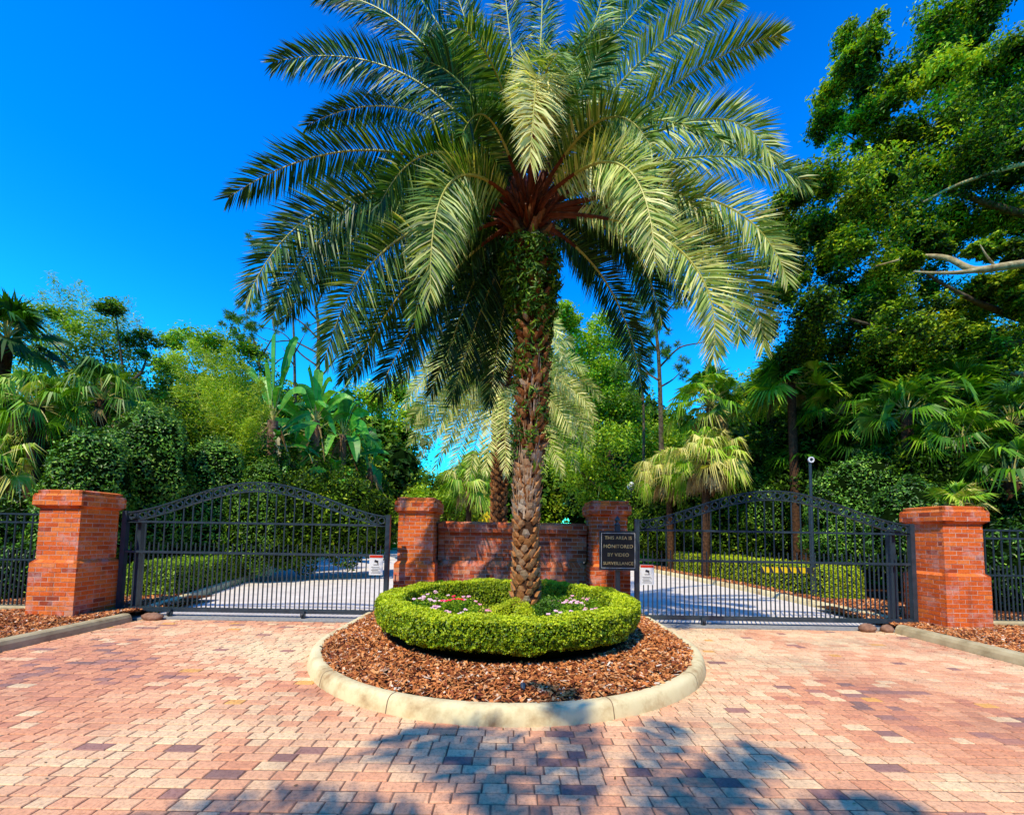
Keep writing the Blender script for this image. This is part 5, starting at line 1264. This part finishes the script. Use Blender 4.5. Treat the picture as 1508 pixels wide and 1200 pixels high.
low_foliage('dense dark thicket between the right fan palms and the pole', [cs(1160, 640, 850, 110, 15.6), cs(1230, 650, 850, 120, 14.6), cs(1310, 640, 870, 120, 13.4)], 300, .12, .055, 'oak', .3)
low_foliage('dense dark thicket behind the right pillar under the fan palms', [cs(1390, 640, 880, 130, 10.9), cs(1470, 650, 890, 130, 10.2), cs(1540, 640, 890, 140, 9.8)], 360, .11, .05, 'oak', .25)
low_foliage('dark thicket under the fan palms at the left edge', [cs(40, 620, 870, 130, 11), cs(130, 610, 870, 110, 11.6), cs(-40, 600, 880, 130, 10.6)], 300, .11, .05, 'oak', .2)
low_foliage('leafy bank behind the left hedge and below the bamboo', [cs(300, 640, 850, 110, 13), cs(370, 650, 840, 110, 14.5), cs(250, 600, 860, 90, 12.4)], 300, .12, .055, 'oak', .35)
low_foliage('dark leafy bank around the feet of the paddle leaved plants', [cs(400, 640, 830, 80, 17.5), cs(445, 660, 820, 80, 21), cs(500, 670, 812, 80, 26.5), cs(545, 700, 800, 60, 31)], 180, .2, .09, 'oak', .3)
low_foliage('dark leafy bank around the feet of the yellowing fan palms', [cs(1000, 690, 830, 80, 19), cs(1050, 670, 835, 90, 17), cs(1100, 650, 840, 100, 16), cs(955, 700, 822, 80, 22)], 220, .16, .08, 'oak', .28)
paddle_plant('short paddle leaved plant between the tallest one and the split leaved one', 430, 18, 680, [(415, 630, -.5), (440, 625, 0), (455, 650, -.6), (405, 660, -.5), (460, 680, -.8), (420, 700, -1), (445, 610, .3)], W=.4, dead=8)
paddle_plant('paddle leaved plant farthest right, beside the round green tree', 545, 29, 690, [(530, 640, 0), (548, 630, 0), (562, 650, .2), (570, 680, -.3), (525, 670, -.5), (550, 700, -.8), (560, 715, -.5)], W=.36, dead=6)
# far woodland
def woods():
    g = Geo()
    px = np.array([-400, -200, 0, 240, 350, 500, 540, 590, 606, 625, 660, 700, 740, 800, 830, 900, 950, 1000, 1060, 1100, 1150, 1300, 1508, 1800, 2000]); top = np.array([560, 560, 550, 540, 540, 560, 590, 620, 708, 705, 690, 668, 640, 560, 530, 520, 570, 600, 590, 560, 520, 500, 500, 500, 520])
    for k in range(900):
        a = -350 + 2250 * rng.random(); tp = np.interp(a, px, top); Y = 34 + 16 * rng.random(); r = 1.6 + 1.2 * rng.random()
        rp = r * FPX / Y
        b = tp + rp + (772 - tp - rp) * rng.random() ** 1.2
        c = P(a, b, Y)
        n = 260; p, d = clump_points(c, (r, r, r * .8), n, .5)
        leaves(g, p, d * .6 + rng.normal(size=p.shape) * .5 + np.array([0, 0, .6]), .55 * (.6 + .8 * rng.random(n)), .34, 0, np.clip(.45 + .2 * rng.normal() + .15 * rng.normal(size=n), 0, 1))
        if b > tp + rp * 1.5: ball(g, c, r * .75, 1, .1, 9, 6, .1)
    for k in range(520):     # unseen trees added behind the viewpoint to cut the sky fill
        th = R(200 + 140 * rng.random()) if k % 2 else R(-30 + 240 * (k // 2 % 2) + (rng.random() - .5) * 70); D = 24 + 12 * rng.random(); r = 2.0 + 1.4 * rng.random()
        c = np.array([D * math.cos(th), D * math.sin(th), 1 + 10 * rng.random()])
        if c[1] > 12 and abs(c[0]) < 1.35 * c[1]: continue
        n = 170; p, d = clump_points(c, (r, r, r * .8), n, .5)
        leaves(g, p, d * .6 + rng.normal(size=p.shape) * .5 + np.array([0, 0, .6]), .8 * (.6 + .8 * rng.random(n)), .5, 0, np.clip(.4 + .2 * rng.normal(size=n), 0, 1))
        ball(g, c, r * .75, 1, .1, 9, 6, .1)
    o = g.build('woodland', [M['wood'], M['core']]); tag(o, 'far belt of dark green trees closing the view beyond the drive, plus unseen ones added behind the viewpoint against sky light', 'woodland', kind='stuff')
woods()

# ------------------------------------------------------------------ small things beyond the gates
t = thing('camera_pole', 'slim dark pole with a round white ended camera, beyond the right gate', 'pole', (7.45, 10.3, .1))
pz = P(1190, 678, 10.3); pxx = pz[0]; t.location.x = pxx
g = Geo(); tube(g, [(pxx, 10.23, .0), (pxx, 10.23, pz[2] - .03)], .034, 12); g.build('pole', M['metal'], t, smooth=True)
g = Geo(); tube(g, [(pxx, 10.26, pz[2]), (pxx, 10.2, pz[2])], .045, 16); hd = g.build('camera_head', M['metal'], t)
rg = place('white_ring', ring_mesh(.072, .045, .015, M['white']), t, (pxx, 10.19, pz[2]))
t = thing('lamp_post', 'thin lamp post with a pale globe beyond the right gate', 'lamp', (P(929, 716, 22)[0], 22, 0))
q = P(929, 716, 22); g = Geo(); tube(g, [(q[0], 22, 0), (q[0], 22, q[2] - .15)], .05, 8); g.build('post', M['metal'], t); g = Geo(); ball(g, q, (.2, .2, .24), 0, .5, 14, 9); g.build('globe', M['white'], t, smooth=True)
# striped barrier
t = thing('barrier_arm', 'yellow striped barrier arm in front of the sunlit hedge', 'barrier', (7.30, 10.2, .1))
g = Geo(); box(g, 7.27, 7.37, 10.15, 10.25, .0, .92); g.build('post', M['metal'], t)
a = P(1120, 836, 10.2); b = P(1187, 842, 10.2); x0, x1, z = a[0], b[0], (a[2] + b[2]) / 2
g = Geo(); box(g, x0, 7.27, 10.17, 10.20, z - .07, z + .07); g.build('arm', M['ink'], t)
g = Geo()
for k in range(5):
    s = x0 + .02 + k * (x1 - x0) / 5; v = [(s, 10.165, z + .068), (s + .15, 10.165, z + .068), (s + .21, 10.165, z - .068), (s + .06, 10.165, z - .068)]; g.add(v, [(0, 1, 2, 3)])
g.build('stripes', M['yellow'], t)
# yellow diamond sign
q = P(717, 766, 28); t = thing('road_sign', 'yellow diamond road sign showing above the sign wall', 'sign', (q[0], 28, 0))
g = Geo(); tube(g, [(q[0], 28, 0), (q[0], 28, q[2])], .04, 8); g.build('post', M['metal'], t)
g = Geo(); obox(g, (q[0], 27.94, q[2]), (.3, 0, .3), (0, .01, 0), (-.3, 0, .3)); g.build('panel', M['yellow'], t)
# white rail over the left hedge
a = P(332, 826, 13.2); b = P(396, 826, 13.2); t = thing('white_bench', 'low white bench half hidden behind the hedge beyond the left gate', 'bench', ((a[0] + b[0]) / 2, 13.2, .1))
z = (a[2] + b[2]) / 2
g = Geo()
for k in range(3): box(g, a[0], b[0], 13.1 + k * .16, 13.22 + k * .16, z + .0, z + .035)
box(g, a[0], b[0], 13.09, 13.11, z - .12, z - .002); g.build('seat', M['white'], t)
for x in (a[0] + .1, b[0] - .1):
    g = Geo(); box(g, x - .04, x + .04, 13.15, 13.5, .05, z - .002); g.build('leg', M['white'], t)
# small far pavilion
q = P(568, 772, 55); t = thing('pavilion', 'small pale building far down the drive beyond the left gate', 'building', (q[0], 56, 0))
g = Geo(); box(g, q[0] - 2.6, q[0] + 2.6, 55, 58, 0, 2.6); g.build('wall', M['white'], t)
g = Geo(); frus(g, q[0] - 3, q[0] + 3, 54.6, 58.4, 2.6, 3.6, 0, 1.6); g.build('roof', M['kerbgrey'], t)
for dx in (-1.4, .4):
    g = Geo(); box(g, q[0] + dx, q[0] + dx + 1, 54.95, 54.99, .9, 2.1); g.build('window', M['ink'], t)

print('faces', sum(len(o.data.polygons) for o in S.objects if o.type == 'MESH'))
